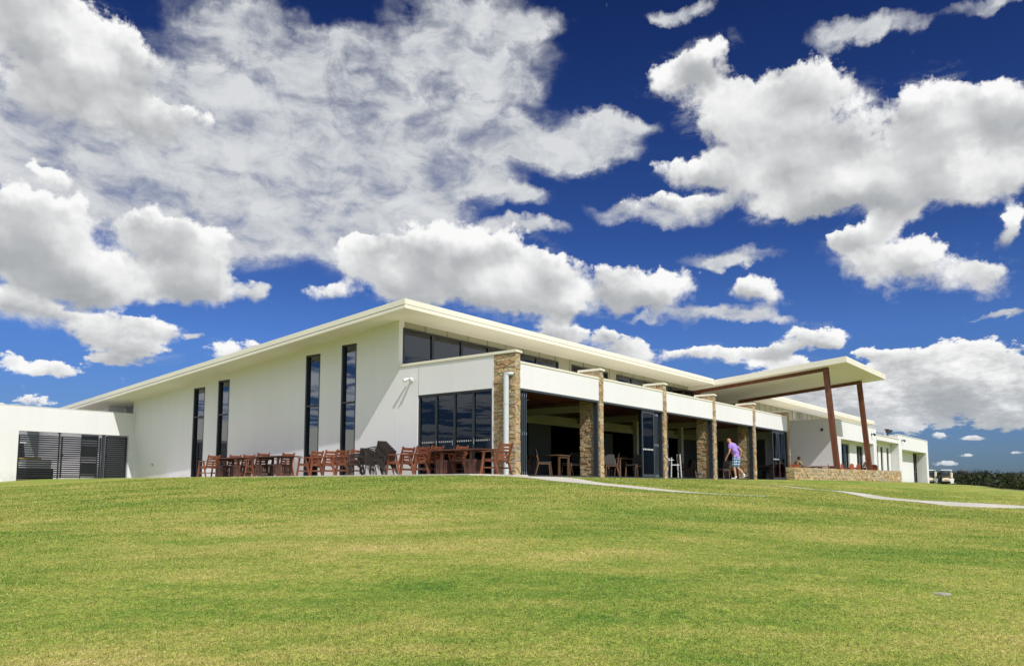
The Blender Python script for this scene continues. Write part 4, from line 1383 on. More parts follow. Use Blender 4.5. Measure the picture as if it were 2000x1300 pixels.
# ------------------------------------------------------------------ low rubble wall round the terrace
A, B = Vector((15.8, -3.0, 0)), Vector((31.75, -4.0, 0))
low = thing('stone_wall', 'low rubble stone wall around the terrace under the canopy', 'stone wall', (15.8, -3.0, 0))
dv = (B - A)
L = dv.length
dv.normalize()
nv = Vector((dv.y, -dv.x, 0))
core = MB()
th = 0.34
def zt_(t): return 0.45 + 0.05 * t / L
q = [Vector((0, 0, 0)), dv * L, dv * L - nv * th, -nv * th]
core.hexa([(p.x, p.y, -0.6) for p in q], [(p.x, p.y, zt_(i in (1, 2) and L or 0) - 0.02) for i, p in enumerate(q)])
cw = obj('wall_core', core, M['mortar'], low)
st = MB()
rs = random.Random(3)
rubble(st, rs, 0, L, -0.42, 0.45, lambda a, z, o: tuple(dv * a + nv * o + Vector((0, 0, z + 0.05 * a / L))), out=1.2, cw=0.34, ch=0.15)
rubble(st, rs, 0, th, -0.35, 0.45, lambda a, z, o: tuple(-nv * (th - a) - dv * o + Vector((0, 0, z))), cw=0.2, ch=0.14)
rubble(st, rs, 0, th, -0.35, 0.45, lambda a, z, o: tuple(dv * L - nv * a + dv * o + Vector((0, 0, z + .05))), cw=0.2, ch=0.14)
# stones set on edge along the top
a = 0.0
while a < L - 0.05:
    wd_ = min(rs.uniform(0.10, 0.3), L - a)
    h0 = rs.uniform(-0.012, 0.02)
    p = [dv * (a + 0.006) + nv * 0.012, dv * (a + wd_ - 0.006) + nv * 0.012, dv * (a + wd_ - 0.006) - nv * (th + 0.01), dv * (a + 0.006) - nv * (th + 0.01)]
    zb = zt_(a) - 0.03
    st.hexa([(v.x, v.y, zb) for v in p], [(v.x + rs.uniform(-.01, .01), v.y + rs.uniform(-.01, .01), zb + 0.05 + h0) for v in p])
    a += wd_
obj('facing_stones', st, M['stone'], cw)

# ------------------------------------------------------------------ white screen wall and slatted gates, left
YG = 22.42
scr = thing('screen_wall', 'plain white rendered wall with a wide gate opening and gates beside the hall', 'wall', (-2.6, YG, 0))
m = MB()
m.box(-14, -4.9, YG, YG + 0.22, -0.5, 3.03).box(-4.9, -0.25, YG, YG + 0.22, 1.99, 3.03).box(-0.25, -0.003, YG, YG + 0.22, -0.5, 3.03)
m.v = [(x + 2.6, y - YG, z) for x, y, z in m.v]
obj('wall', m, M['white'], scr)
m = MB().box(-14.03, -0.004, YG - 0.012, YG + 0.235, 3.031, 3.05)
m.v = [(x + 2.6, y - YG, z) for x, y, z in m.v]
obj('coping', m, M['white_paint'], scr)

def gate(label, x0, x1, z1, pitch, sl, stiles, group='slatted gates in the screen wall', latch=None):
    g = thing('slatted_gate', label, 'gate', ((x0 + x1) / 2, YG + 0.10, 0), 0, group)
    ox = (x0 + x1) / 2
    f = MB()
    for s in (x0, *stiles, x1 - 0.06):
        f.box(s - ox, s + 0.06 - ox, -0.025, 0.025, 0.02, z1)
    f.box(x0 + 0.06 - ox, x1 - 0.06 - ox, -0.02, 0.02, z1 - 0.05, z1 - 0.002)
    f.box(x0 + 0.06 - ox, x1 - 0.06 - ox, -0.02, 0.02, 0.03, 0.08)
    obj('gate_frame', f, M['frame'], g, bevel=0.003)
    s = MB()
    z = 0.10
    while z < z1 - 0.06:
        s.box(x0 + 0.06 - ox, x1 - 0.06 - ox, -0.008, 0.008, z, z + sl)
        z += pitch
    obj('slats', s, M['frame'], g)
    if latch:
        h = MB().box(latch - ox - 0.04, latch - ox + 0.04, -0.07, -0.026, 0.98, 1.08)
        h.tube([(latch - ox, -0.06, 1.0), (latch - ox + 0.1, -0.06, 0.97)], 0.012, 8)
        obj('latch', h, M['black'], g)
    return g
gate('wide charcoal slatted gate with see-through gaps in the screen wall', -4.87, -1.45, 1.84, 0.094, 0.060, (-3.16,), latch=-3.12)
gate('narrow charcoal slatted gate with close slats beside the hall wall', -1.26, -0.28, 1.93, 0.094, 0.078, (), latch=-1.22)
pm = MB().box(-0.05, 0.05, -0.05, 0.05, -0.1, 1.96)
ps = thing('gate_post', 'dark square steel post between the two slatted gates', 'gate post', (-1.355, YG + 0.10, 0))
obj('post', pm, M['steel_frame'], ps)
obj('post_cap', MB().box(-0.056, 0.056, -0.056, 0.056, 1.961, 1.985), M['black'], ps)
dense = MB()
for k in range(17):
    dense.box(-0.34, 0.34, -0.006, 0.006, 0.1 + k * 0.108, 0.1 + k * 0.108 + 0.095)
sfr = MB().box(-0.37, -0.342, -0.02, 0.02, 0.0, 1.98).box(0.342, 0.37, -0.02, 0.02, 0.0, 1.98).box(-0.341, 0.341, -0.02, 0.02, 1.93, 1.98)
sp = thing('slat_screen', 'close slatted charcoal screen standing behind the wide gate', 'screen', (-1.78, YG + 0.5, 0))
obj('slats', dense, M['frame'], sp)
obj('screen_frame', sfr, M['steel_frame'], sp)
# yard behind the gate
M['yard'] = simple('grey_block_wall', (0.24, 0.26, 0.28), 0.85, 0.12, 1.5)
yd = MB().box(-12, -0.51, 31.6, 31.8, -0.5, 2.6)
yd.v = [(x + 6, y - 31.6, z) for x, y, z in yd.v]
yw = thing('yard_wall', 'pale rendered wall closing the service yard behind the slatted gate', 'wall', (-6, 31.6, 0))
obj('wall', yd, M['yard'], yw)
tag(obj('pavement', MB().box(-14, 0.7, YG + 0.24, 31.58, -0.4, -0.02), M['concrete']), kind='structure')
# weatherproof lamp mast seen over the gate
sg = thing('yard_lamp', 'dark lamp on a slim mast above the wide slatted gate', 'lamp', (-2.55, 24.2, 0))
obj('mast', MB().tube([(0, 0, 0), (0, 0, 2.05)], 0.03, 10), M['black'], sg, smooth=True)
obj('lamp_head', MB().hexa([(-0.05, -0.05, 2.04), (0.05, -0.05, 2.04), (0.05, 0.05, 2.04), (-0.05, 0.05, 2.04)], [(-0.18, -0.1, 2.22), (0.12, -0.1, 2.22), (0.12, 0.1, 2.22), (-0.18, 0.1, 2.22)]), M['black'], sg)

# ------------------------------------------------------------------ outdoor timber furniture (front of a chair = local +Y)
def make_timber_chair():
    o = thing('timber_armchair', 'red stained timber garden armchair', 'armchair')
    s = MB()
    for k in range(6):
        y = -0.20 + k * 0.088
        s.bar((-0.235, y, 0.385 + 0.055 * (k / 5)), (0.235, y, 0.385 + 0.055 * (k / 5)), 0.075, 0.022, up=(0, -0.12, 1))
    obj('seat', s, M['teak'], o)
    b = MB()
    def bp(t, dy=0): return (-0.235 - 0.205 * t + dy, 0.36 + 0.53 * t)
    for sx in (-0.235, 0.235):
        p0, p1 = bp(-0.1), bp(1.0)
        b.bar((sx, p0[0], p0[1]), (sx, p1[0], p1[1]), 0.036, 0.055, up=(0, 1, 0.3))
    for t in (0.16, 0.33, 0.50, 0.67, 0.86):
        y, z = bp(t, 0.012)
        hh = 0.062 if t < 0.8 else 0.085
        b.bar((-0.217, y, z), (0.217, y, z), 0.02, hh, up=(0, -0.38, 1))
    obj('backrest', b, M['teak'], o)
    for sx in (-1, 1):
        x = sx * 0.285
        f = MB().bar((x, 0.30, 0.0), (x, 0.17, 0.64), 0.042, 0.062, up=(0, 1, 0))
        obj('leg', f, M['teak'], o)
        r = MB().bar((x, -0.36, 0.0), (x, -0.13, 0.64), 0.040, 0.062, up=(0, 1, 0))
        obj('leg', r, M['teak'], o)
        a = MB().prism([(x - 0.045 * 1, -0.34), (x + 0.045, -0.34), (x + 0.055, 0.20), (x + 0.03, 0.27), (x - 0.03, 0.27), (x - 0.055, 0.20)], 'z', 0.635, 0.66)
        obj('armrest', a, M['teak'], o)
        q = MB().bar((sx * 0.255, -0.26, 0.37), (sx * 0.255, 0.26, 0.41), 0.03, 0.06)
        q.bar((sx * 0.257, -0.30, 0.18), (sx * 0.257, 0.26, 0.20), 0.026, 0.045)
        obj('side_rail', q, M['teak'], o)
    x = MB().bar((-0.26, 0.0, 0.19), (0.26, 0.0, 0.19), 0.04, 0.03)
    obj('stretcher', x, M['teak'], o)
    return o
tc = make_timber_chair()
used = []
G = 'red timber armchairs along the hall wall'
rr = random.Random(21)
CH = [(-0.95, 14.55, 'red timber armchair at the far left end of the left outdoor table'),
      (-0.50, 13.85, 'red timber armchair behind the left end of the left outdoor table, near the wall'),
      (-0.42, 13.05, 'red timber armchair behind the middle of the left outdoor table, near the wall'),
      (-0.95, 11.35, 'red timber armchair with no neighbour at the left end of the middle outdoor table'),
      (-0.42, 10.55, 'red timber armchair behind the middle outdoor table, its back above the top'),
      (-0.95, 8.28, 'red timber armchair first in the row right of the middle table'),
      (-0.92, 7.60, 'red timber armchair second in the row between middle table and dark chair stack'),
      (-0.95, 6.93, 'red timber armchair third in the row, in front of a tall window'),
      (-0.90, 6.28, 'red timber armchair half hidden by the shorter dark chair stack'),
      (-0.95, 3.83, 'red timber armchair right beside the tallest dark chair stack'),
      (-0.92, 3.22, 'red timber armchair second from the tall stack, at the corner of the glazed doors'),
      (-0.95, 2.62, 'red timber armchair in front of the glazed doors, left of the long table'),
      (-0.55, 1.98, 'red timber armchair tucked behind the left end of the table by the glazed doors'),
      (-1.05, -0.12, 'red timber armchair standing alone against the corner stone pillar and downpipe')]
for x, y, lb in CH:
    place(tc, used, (x, y, 0.002), rr.uniform(-0.09, 0.09), lb, G)

def make_timber_table(L=2.2, Wd=0.95):
    o = thing('timber_table', 'long timber outdoor table', 'table')
    t = MB()
    n = 9
    for k in range(n):
        x = -Wd / 2 + (k + 0.5) * Wd / n
        inset = 0.22 * (abs(x) / (Wd / 2)) ** 2.2
        t.box(x - Wd / n / 2 + 0.004, x + Wd / n / 2 - 0.004, -L / 2 + inset, L / 2 - inset, 0.71, 0.74)
    obj('tabletop', t, M['teak_dark'], o)
    for s in (-1, 1):
        obj('apron', MB().box(-0.34, 0.34, s * L * 0.27 - 0.02, s * L * 0.27 + 0.02, 0.65, 0.708), M['teak_dark'], o)
    for s in (-1, 1):
        p = MB()
        y = s * L * 0.25
        for x in (-0.27, 0.27):
            p.box(x - 0.035, x + 0.035, y - 0.035, y + 0.035, 0.0, 0.65)
        for x0 in (-0.19, -0.11, -0.03, 0.05, 0.13):
            p.box(x0 - 0.0, x0 + 0.05, y - 0.012, y + 0.012, 0.06, 0.39)
        p.box(-0.234, 0.234, y - 0.02, y + 0.02, 0.39, 0.44).box(-0.234, 0.234, y - 0.02, y + 0.02, 0.02, 0.06)
        obj('leg', p, M['teak_dark'], o)
        sl = MB()
        for k in range(6):
            yy = y - 0.19 + k * 0.075
            sl.box(-0.30, -0.285, yy, yy + 0.05, 0.05, 0.39)
        sl.box(-0.302, -0.283, y - 0.21, y + 0.25, 0.392, 0.43)
        obj('slatted_panel', sl, M['teak_dark'], o)
    obj('stretcher', MB().box(-0.04, 0.04, -L * 0.25 + 0.036, L * 0.25 - 0.036, 0.40, 0.47), M['teak_dark'], o)
    return o
tt = make_timber_table()
used = []
G = 'long timber tables along the hall wall'
for x, y, rz, lb in ((-1.0, 12.65, 0.02, 'long dark timber table farthest left along the hall wall'),
                     (-1.0, 10.15, -0.02, 'long dark timber table between two tall windows, one armchair behind'),
                     (-0.92, 1.22, 0.01, 'long dark timber table in front of the glazed doors')):
    place(tt, used, (x, y, 0.002), rz, lb, G)

def make_stack_chair():
    o = thing('wicker_chair', 'dark wicker stacking armchair', 'stacking chair')
    s = MB().hexa([(-0.24, -0.20, 0.40), (0.24, -0.20, 0.40), (0.24, 0.25, 0.425), (-0.24, 0.25, 0.425)], [(-0.24, -0.20, 0.425), (0.24, -0.20, 0.425), (0.24, 0.25, 0.45), (-0.24, 0.25, 0.45)])
    obj('seat', s, M['wicker'], o, bevel=0.01)
    b = MB().hexa([(-0.24, -0.245, 0.43), (0.24, -0.245, 0.43), (0.24, -0.215, 0.43), (-0.24, -0.215, 0.43)], [(-0.225, -0.37, 0.86), (0.225, -0.37, 0.86), (0.225, -0.34, 0.865), (-0.225, -0.34, 0.865)])
    obj('backrest', b, M['wicker'], o, bevel=0.01)
    for sx in (-1, 1):
        x = sx * 0.275
        a = MB().tube([(x, -0.31, 0.66), (x, -0.1, 0.665), (x, 0.18, 0.66), (x, 0.225, 0.62)], 0.02, 8)
        obj('armrest', a, M['wicker'], o, smooth=True)
        obj('leg', MB().tube([(x, 0.225, 0.62), (x, 0.27, 0.0)], [0.018, 0.014], 8), M['wicker'], o, smooth=True)
        obj('leg', MB().tube([(x, -0.31, 0.66), (x * 0.98, -0.24, 0.42), (x, -0.36, 0.0)], [0.016, 0.018, 0.014], 8), M['wicker'], o, smooth=True)
        obj('side_rail', MB().tube([(x, 0.235, 0.40), (x, -0.24, 0.40)], 0.012, 6), M['wicker'], o, smooth=True)
    return o
sc_ = make_stack_chair()
sc_.scale = (0.92, 0.92, 0.90)
used = []
G = 'dark wicker chairs stacked by the wall'
ORD = ['bottom', 'second', 'third', 'fourth', 'fifth', 'sixth', 'topmost']
for k in range(4):
    nm = ['bottom', 'second', 'third', 'topmost'][k]
    place(sc_, used, (-0.98, 5.42 + 0.075 * k, 0.002 + 0.034 * k), 0.03 * (k % 2), 'dark wicker chair, %s of the shorter stack beside the red armchairs' % nm, G, tilt=(-0.035 * k, 0))
for k in range(3):
    nm = ['bottom', 'middle', 'topmost'][k]
    place(sc_, used, (-0.72, 4.88 + 0.03 * k, 0.002 + 0.05 * k), -0.04, 'dark wicker chair, %s of the low pile behind the tallest stack' % nm, G, tilt=(-0.02 * k, 0))
for k in range(7):
    place(sc_, used, (-1.12, 4.30 + 0.062 * k, 0.002 + 0.048 * k), 0.02, 'dark wicker chair, %s of the tallest leaning stack' % ORD[k], G, tilt=(-0.05 - 0.012 * k, 0))

# ------------------------------------------------------------------ dining room and terrace furniture
def make_dining_chair(name, seatm, framem, lab, cat):
    o = thing(name, lab, cat)
    s = MB().hexa([(-0.22, -0.21, 0.43), (0.22, -0.21, 0.43), (0.23, 0.23, 0.44), (-0.23, 0.23, 0.44)], [(-0.21, -0.2, 0.475), (0.21, -0.2, 0.475), (0.22, 0.22, 0.485), (-0.22, 0.22, 0.485)])
    obj('seat', s, M[seatm], o, bevel=0.012)
    b = MB()
    pr = [(-0.215, 0.52), (-0.25, 0.70), (-0.30, 0.88)]
    for (y0, z0), (y1, z1) in zip(pr[:-1], pr[1:]):
        b.hexa([(-0.215, y0, z0), (0.215, y0, z0), (0.215, y0 + 0.03, z0), (-0.215, y0 + 0.03, z0)], [(-0.215, y1, z1), (0.215, y1, z1), (0.215, y1 + 0.03, z1), (-0.215, y1 + 0.03, z1)])
    obj('backrest', b, M[seatm], o)
    for sx in (-1, 1):
        x = sx * 0.225
        obj('leg', MB().bar((x * 1.04, 0.25, 0.0), (x, 0.20, 0.43), 0.032), M[framem], o)
        lg = MB().bar((x * 1.04, -0.32, 0.0), (x, -0.20, 0.45), 0.034)
        lg.bar((x, -0.20, 0.45), (x, -0.262, 0.70), 0.032)
        obj('leg', lg, M[framem], o)
        obj('side_rail', MB().bar((x, -0.2, 0.415), (x, 0.2, 0.415), 0.022, 0.035), M[framem], o)
    return o
def make_table(name, lab, L=1.4, Wd=0.8, top='oak', leg='oak'):
    o = thing(name, lab, 'table')
    obj('tabletop', MB().box(-Wd / 2, Wd / 2, -L / 2, L / 2, 0.715, 0.75), M[top], o, bevel=0.006)
    for sx in (-1, 1):
        for sy in (-1, 1):
            x, y = sx * (Wd / 2 - 0.06), sy * (L / 2 - 0.06)
            obj('leg', MB().box(x - .03, x + .03, y - .03, y + .03, 0, 0.714), M[leg], o)
    for sy in (-1, 1):
        obj('apron', MB().box(-Wd / 2 + .1, Wd / 2 - .1, sy * (L / 2 - .05) - .01, sy * (L / 2 - .05) + .01, 0.64, 0.714), M[leg], o)
    return o
dc = make_dining_chair('dining_chair', 'upholstery', 'oak', 'dining chair', 'dining chair')
used = []
G = 'dining chairs inside the open bays'
for x, y, rz, lb in ((2.55, 1.9, 2.2, 'grey dining chair nearest the folded doors in the first bay'),
                     (3.17, 1.2, -2.4, 'grey dining chair with pale legs near the middle of the first bay'),
                     (4.0, 2.6, 0.4, 'grey dining chair deep in shade at the back of the first bay'),
                     (5.13, 1.4, 1.3, 'dark dining chair close against the stone fin seen through the first bay'),
                     (7.1, 0.9, 0.6, 'dining chair just past the second stone fin, partly cut off by it'),
                     (7.65, 1.2, 2.5, 'dark dining chair pulled to the table in the second bay'),
                     (9.89, 2.2, -0.5, 'dining chair behind the table in the second bay'),
                     (8.2, 0.55, 1.45, 'oak dining chair seen side-on in front of the glass leaf in the second bay'),
                     (17.78, 1.0, 1.2, 'pale-legged dining chair behind the walking person'),
                     (19.0, 1.0, -1.0, 'dining chair half hidden behind the walking person'),
                     (24.0, 1.1, 1.5, 'pale dining chair side-on in the last bay'),
                     (22.6, 1.9, 0.2, 'dark dining chair beside the table in the last bay'),
                     (15.3, 1.8, 0.8, 'dark dining chair deep in the third bay beside the white stool'),
                     (16.6, 2.2, -0.8, 'dark dining chair at the back of the third bay near the fin')):
    place(dc, used, (x, y, 0.002), rz, lb, G)
dt = make_table('dining_table', 'dining table')
used = []
for x, y, rz, lb in ((4.4, 1.9, 0.1, 'dining table in deep shade in the first bay'), (9.0, 1.5, 1.45, 'oak dining table in the second bay ringed by chairs'), (23.2, 1.2, 0.1, 'dark dining table in the last bay'), (16.0, 3.0, 0.3, 'dining table at the back of the third bay')):
    place(dt, used, (x, y, 0.002), rz, lb, 'dining tables inside the open bays')
bar_ = thing('serving_counter', 'white topped serving counter behind the chairs of the second bay', 'counter', (9.9, 3.4, 0))
obj('counter_body', MB().box(-0.8, 0.55, 0, 0.55, 0, 0.98), M['dark_in'], bar_)
obj('counter_top', MB().box(-0.85, 0.6, -0.05, 0.6, 0.981, 1.03), M['white_paint'], bar_)
obj('counter_screen', MB().hexa([(-0.8, -0.03, 0.72), (0.35, -0.03, 0.72), (0.35, -0.01, 0.72), (-0.8, -0.01, 0.72)], [(-0.85, -0.03, 0.979), (0.5, -0.03, 0.979), (0.5, -0.01, 0.979), (-0.85, -0.01, 0.979)]), M['white_paint'], bar_)
stl = thing('high_chair', 'tall white framed high chair standing in the third bay', 'high chair', (12.05, 0.75, 0), 0.75)
for sx in (-1, 1):
    for sy in (-1, 1):
        obj('leg', MB().bar((sx * 0.23, sy * 0.22, 0), (sx * 0.19, sy * 0.18, 1.0 if sy < 0 else 0.86), 0.035), M['white_paint'], stl)
obj('seat', MB().box(-0.19, 0.19, -0.17, 0.18, 0.54, 0.57), M['white_paint'], stl)
obj('tray', MB().box(-0.23, 0.23, 0.1, 0.34, 0.74, 0.77), M['white_paint'], stl)
obj('backrest', MB().box(-0.18, 0.18, -0.2, -0.18, 0.62, 0.98), M['seat_tan'], stl)
obj('foot_rail', MB().box(-0.2, 0.2, 0.2, 0.22, 0.3, 0.33).box(-0.2, 0.2, -0.22, -0.2, 0.3, 0.33), M['white_paint'], stl)

# terrace chairs showing above the low wall
M['terrace_red'] = wood('orange_red_timber', (0.36, 0.075, 0.030))
def make_terrace_chair():
    o = thing('terrace_chair', 'terrace chair', 'terrace chair')
    s = MB()
    for k in range(6):
        s.box(-0.24, 0.24, -0.21 + k * .08, -0.145 + k * .08, 0.42, 0.44)
    obj('seat', s, M['terrace_red'], o)
    b = MB()
    b.prism([(-0.27, 0.46), (0.27, 0.46), (0.27, 0.84), (0.16, 0.90), (0, 0.92), (-0.16, 0.90), (-0.27, 0.84)], 'y', -0.26, -0.23)
    obj('backrest', b, M['terrace_red'], o)
    for sx in (-1, 1):
        obj('leg', MB().box(sx * .25 - .02, sx * .25 + .02, 0.2, 0.24, 0, 0.64), M['terrace_red'], o)
        obj('leg', MB().box(sx * .25 - .02, sx * .25 + .02, -0.229, -0.19, 0, 0.64), M['terrace_red'], o)
        obj('armrest', MB().box(sx * .25 - .035, sx * .25 + .035, -0.22, 0.27, 0.642, 0.665), M['terrace_red'], o)
    return o
te = make_terrace_chair()
used = []
for x, y, rz, lb in ((26.9, -1.05, 0.25, 'orange red terrace chair just right of the first canopy post'),
                     (27.5, -1.62, 0.05, 'orange red terrace chair with curved back in front of the blue window'),
                     (28.05, -2.0, -0.12, 'orange red terrace chair in the middle of the trio between the posts'),
                     (28.75, -2.2, 0.1, 'orange red terrace chair just left of the second canopy post'),
                     (29.45, -2.0, -0.1, 'orange red terrace chair closest behind the second canopy post')):
    place(te, used, (x, y, -0.002), rz, lb, 'red chairs on the paved terrace')
tn = make_table('terrace_table', 'dark terrace table in front of the seated man in the corner', 1.1, 0.9, 'teak_dark', 'teak_dark')
tn.location = (27.75, -0.1, -0.002)
tn.rotation_euler.z = 0.5
t2 = copy_tree(tn)
t2.location = (26.1, -1.2, -0.002)
t2['label'] = 'dark terrace table beside the foot of the first canopy post'
t3 = copy_tree(tn)
t3.location = (30.6, -1.75, -0.002)
t3['label'] = 'dark terrace table at the foot of the second canopy post'
for q in (tn, t2, t3):
    q['group'] = 'dark tables on the paved terrace'

# ------------------------------------------------------------------ people: skinned skeletons
def grow(name, pts, edges, material, sub=2, root=0):
    """one smooth surface grown round a skeleton; pts = {key: (x, y, z, radius or (rx, ry))}"""
    keys = list(pts)
    me = bpy.data.meshes.new(name + '_skeleton')
    me.from_pydata([pts[k][:3] for k in keys], [(keys.index(a), keys.index(b)) for a, b in edges], [])
    o = bpy.data.objects.new(name + '_skeleton', me)
    COL.objects.link(o)
    o.modifiers.new('skin', 'SKIN')
    if not me.skin_vertices:
        bm = bmesh.new(); bm.from_mesh(me); bm.verts.layers.skin.verify(); bm.to_mesh(me); bm.free()
    for i, k in enumerate(keys):
        r = pts[k][3]
        me.skin_vertices[0].data[i].radius = (r, r) if not isinstance(r, (tuple, list)) else r
        me.skin_vertices[0].data[i].use_root = (i == root)
    sm = o.modifiers.new('sub', 'SUBSURF')
    sm.levels = sm.render_levels = sub
    dg = bpy.context.evaluated_depsgraph_get()
    dg.update()
    nm = bpy.data.meshes.new_from_object(o.evaluated_get(dg))
    nm.name = name
    bpy.data.objects.remove(o)
    bpy.data.meshes.remove(me)
    nm.materials.clear()
    nm.materials.append(material)
    nm.polygons.foreach_set('use_smooth', [True] * len(nm.polygons))
    return nm

def link_mesh(name, me, parent):
    o = bpy.data.objects.new(name, me)
    COL.objects.link(o)
    o.parent = parent
    return o

def hand_pts(P, E, key, wrist, d, side, curl=0.5, scale=1.0):
    """palm and five bent fingers from the wrist; d = pointing direction, side = across the palm towards the thumb"""
    w, d, s = Vector(wrist), Vector(d).normalized(), Vector(side).normalized()
    n = d.cross(s).normalized()
    palm = w + d * 0.055 * scale
    P[key + 'palm'] = (*palm, (0.036 * scale, 0.020 * scale))
    E.append((key + 'wrist', key + 'palm'))
    for i, (off, ln) in enumerate(((0.030, 0.068), (0.011, 0.078), (-0.009, 0.072), (-0.028, 0.056))):
        b = palm + d * 0.042 * scale + s * off * scale
        c = b + (d * math.cos(curl) + n * math.sin(curl)) * ln * 0.5 * scale
        e = c + (d * math.cos(curl * 2) + n * math.sin(curl * 2)) * ln * 0.5 * scale
        P[f'{key}f{i}a'] = (*b, 0.0095 * scale)
        P[f'{key}f{i}b'] = (*c, 0.0088 * scale)
        P[f'{key}f{i}c'] = (*e, 0.0075 * scale)
        E += [(key + 'palm', f'{key}f{i}a'), (f'{key}f{i}a', f'{key}f{i}b'), (f'{key}f{i}b', f'{key}f{i}c')]
    b = palm + s * 0.038 * scale
    c = b + (d * 0.75 + s * 0.45 + n * 0.3).normalized() * 0.032 * scale
    e = c + (d * 0.9 + n * 0.4).normalized() * 0.028 * scale
    P[key + 'ta'] = (*b, 0.0115 * scale)
    P[key + 'tb'] = (*c, 0.010 * scale)
    P[key + 'tc'] = (*e, 0.008 * scale)
    E += [(key + 'palm', key + 'ta'), (key + 'ta', key + 'tb'), (key + 'tb', key + 'tc')]

def body(parent, J, skin, hair=None):
    """J: joint positions. Builds one continuous body mesh with head, arms, five-fingered hands and legs"""
    P, E = {}, []
    def put(k, r): P[k] = (*J[k], r)
    put('pelvis', (0.145, 0.105)); put('waist', (0.135, 0.10)); put('chest', (0.155, 0.11)); put('collar', (0.12, 0.085))
    put('neck', 0.056); put('chin', (0.062, 0.070)); put('skull', (0.076, 0.092)); put('crown', (0.058, 0.070))
    E += [('pelvis', 'waist'), ('waist', 'chest'), ('chest', 'collar'), ('collar', 'neck'), ('neck', 'chin'), ('chin', 'skull'), ('skull', 'crown')]
    for s in ('L', 'R'):
        put(s + 'sho', 0.062); put(s + 'elb', 0.040); put(s + 'wrist', 0.027)
        E += [('collar', s + 'sho'), (s + 'sho', s + 'elb'), (s + 'elb', s + 'wrist')]
        hand_pts(P, E, s, J[s + 'wrist'], J[s + 'hd'], J[s + 'hs'], J.get(s + 'curl', 0.45))
        put(s + 'hip', 0.090); put(s + 'kne', 0.054); put(s + 'cal', 0.056); put(s + 'ank', 0.036); put(s + 'toe', 0.034)
        E += [('pelvis', s + 'hip'), (s + 'hip', s + 'kne'), (s + 'kne', s + 'cal'), (s + 'cal', s + 'ank'), (s + 'ank', s + 'toe')]
    b = link_mesh('body', grow('body', P, E, skin), parent)
    # face
    sk, ch = Vector(J['skull']), Vector(J['chin'])
    fd = Vector(J['face']).normalized()
    upv = (sk - ch).normalized()
    sd = upv.cross(fd).normalized()
    mid = sk.lerp(ch, 0.35)
    f = MB()
    f.ball(mid + fd * 0.098 - upv * 0.012, 0.016, 0.016, 0.022, 10, 7)
    for s in (-1, 1):
        f.ball(mid + sd * s * 0.082 - fd * 0.005, 0.014, 0.014, 0.030, 10, 7)
    link_mesh('nose_and_ears', f.mesh('nose_and_ears', skin, True), b)
    e = MB()
    for s in (-1, 1):
        e.ball(mid + fd * 0.084 + sd * s * 0.032 + upv * 0.022, 0.011, 0.011, 0.008, 10, 6)
    e.bar(mid + fd * 0.086 - upv * 0.052 - sd * 0.022, mid + fd * 0.086 - upv * 0.052 + sd * 0.022, 0.006)
    link_mesh('eyes_and_mouth', e.mesh('eyes_and_mouth', M['hair_dark'], True), b)
    return b

# ---- the walking man: facing left and partly away, stooping a little, right heel lifted
man_xy = (12.70, -1.70)
fdir = (-FR * 0.72 + FH * 0.70).normalized()
man = thing('person', 'bald person in purple polo shirt and blue checked shorts walking past the doors', 'person', (*man_xy, gz(*man_xy) + 0.005), math.atan2(fdir.y, fdir.x))
J = dict(pelvis=(0, 0, 0.93), waist=(0.03, 0, 1.06), chest=(0.11, 0, 1.26), collar=(0.19, 0, 1.42), neck=(0.25, 0, 1.50), chin=(0.315, 0, 1.545), skull=(0.335, 0, 1.625), crown=(0.335, 0, 1.69),
         face=(0.85, 0.15, -0.55),
         Lsho=(0.17, 0.19, 1.40), Lelb=(0.16, 0.27, 1.12), Lwrist=(0.30, 0.285, 0.89), Lhd=(0.45, 0.05, -0.9), Lhs=(0.75, -0.5, 0.35),
         Rsho=(0.15, -0.19, 1.39), Relb=(-0.06, -0.32, 1.18), Rwrist=(0.0, -0.30, 0.94), Rhd=(0.25, 0.1, -0.95), Rhs=(0.8, 0.4, 0.2),
         Lhip=(0.01, 0.10, 0.87), Lkne=(0.07, 0.105, 0.49), Lcal=(0.035, 0.105, 0.35), Lank=(0.0, 0.105, 0.08), Ltoe=(0.15, 0.115, 0.035),
         Rhip=(0.0, -0.10, 0.87), Rkne=(0.02, -0.10, 0.49), Rcal=(-0.10, -0.105, 0.37), Rank=(-0.27, -0.105, 0.17), Rtoe=(-0.20, -0.11, 0.035))
body(man, J, M['skin'])
P = dict(pelvis=(*J['pelvis'], (0.168, 0.125)), waist=(*J['waist'], (0.152, 0.116)), chest=(*J['chest'], (0.172, 0.126)), collar=(0.185, 0, 1.405, (0.135, 0.10)), neck=(0.235, 0, 1.475, 0.074))
P['hem'] = (0.0, 0, 0.93, (0.164, 0.126))
P['pelvis'] = (0.005, 0, 1.0, (0.162, 0.122))
E = [('hem', 'pelvis'), ('pelvis', 'waist'), ('waist', 'chest'), ('chest', 'collar'), ('collar', 'neck')]
for s in 'LR':
    a, b = Vector(J[s + 'sho']), Vector(J[s + 'elb'])
    P[s + 's'] = (*a, 0.085)
    P[s + 'm'] = (*a.lerp(b, 0.62), 0.074)
    E += [('collar', s + 's'), (s + 's', s + 'm')]
link_mesh('polo_shirt', grow('polo_shirt', P, E, M['purple']), man)
P = dict(w=(0.005, 0, 0.985, (0.172, 0.128)), p=(0, 0, 0.90, (0.175, 0.132)))
E = [('w', 'p')]
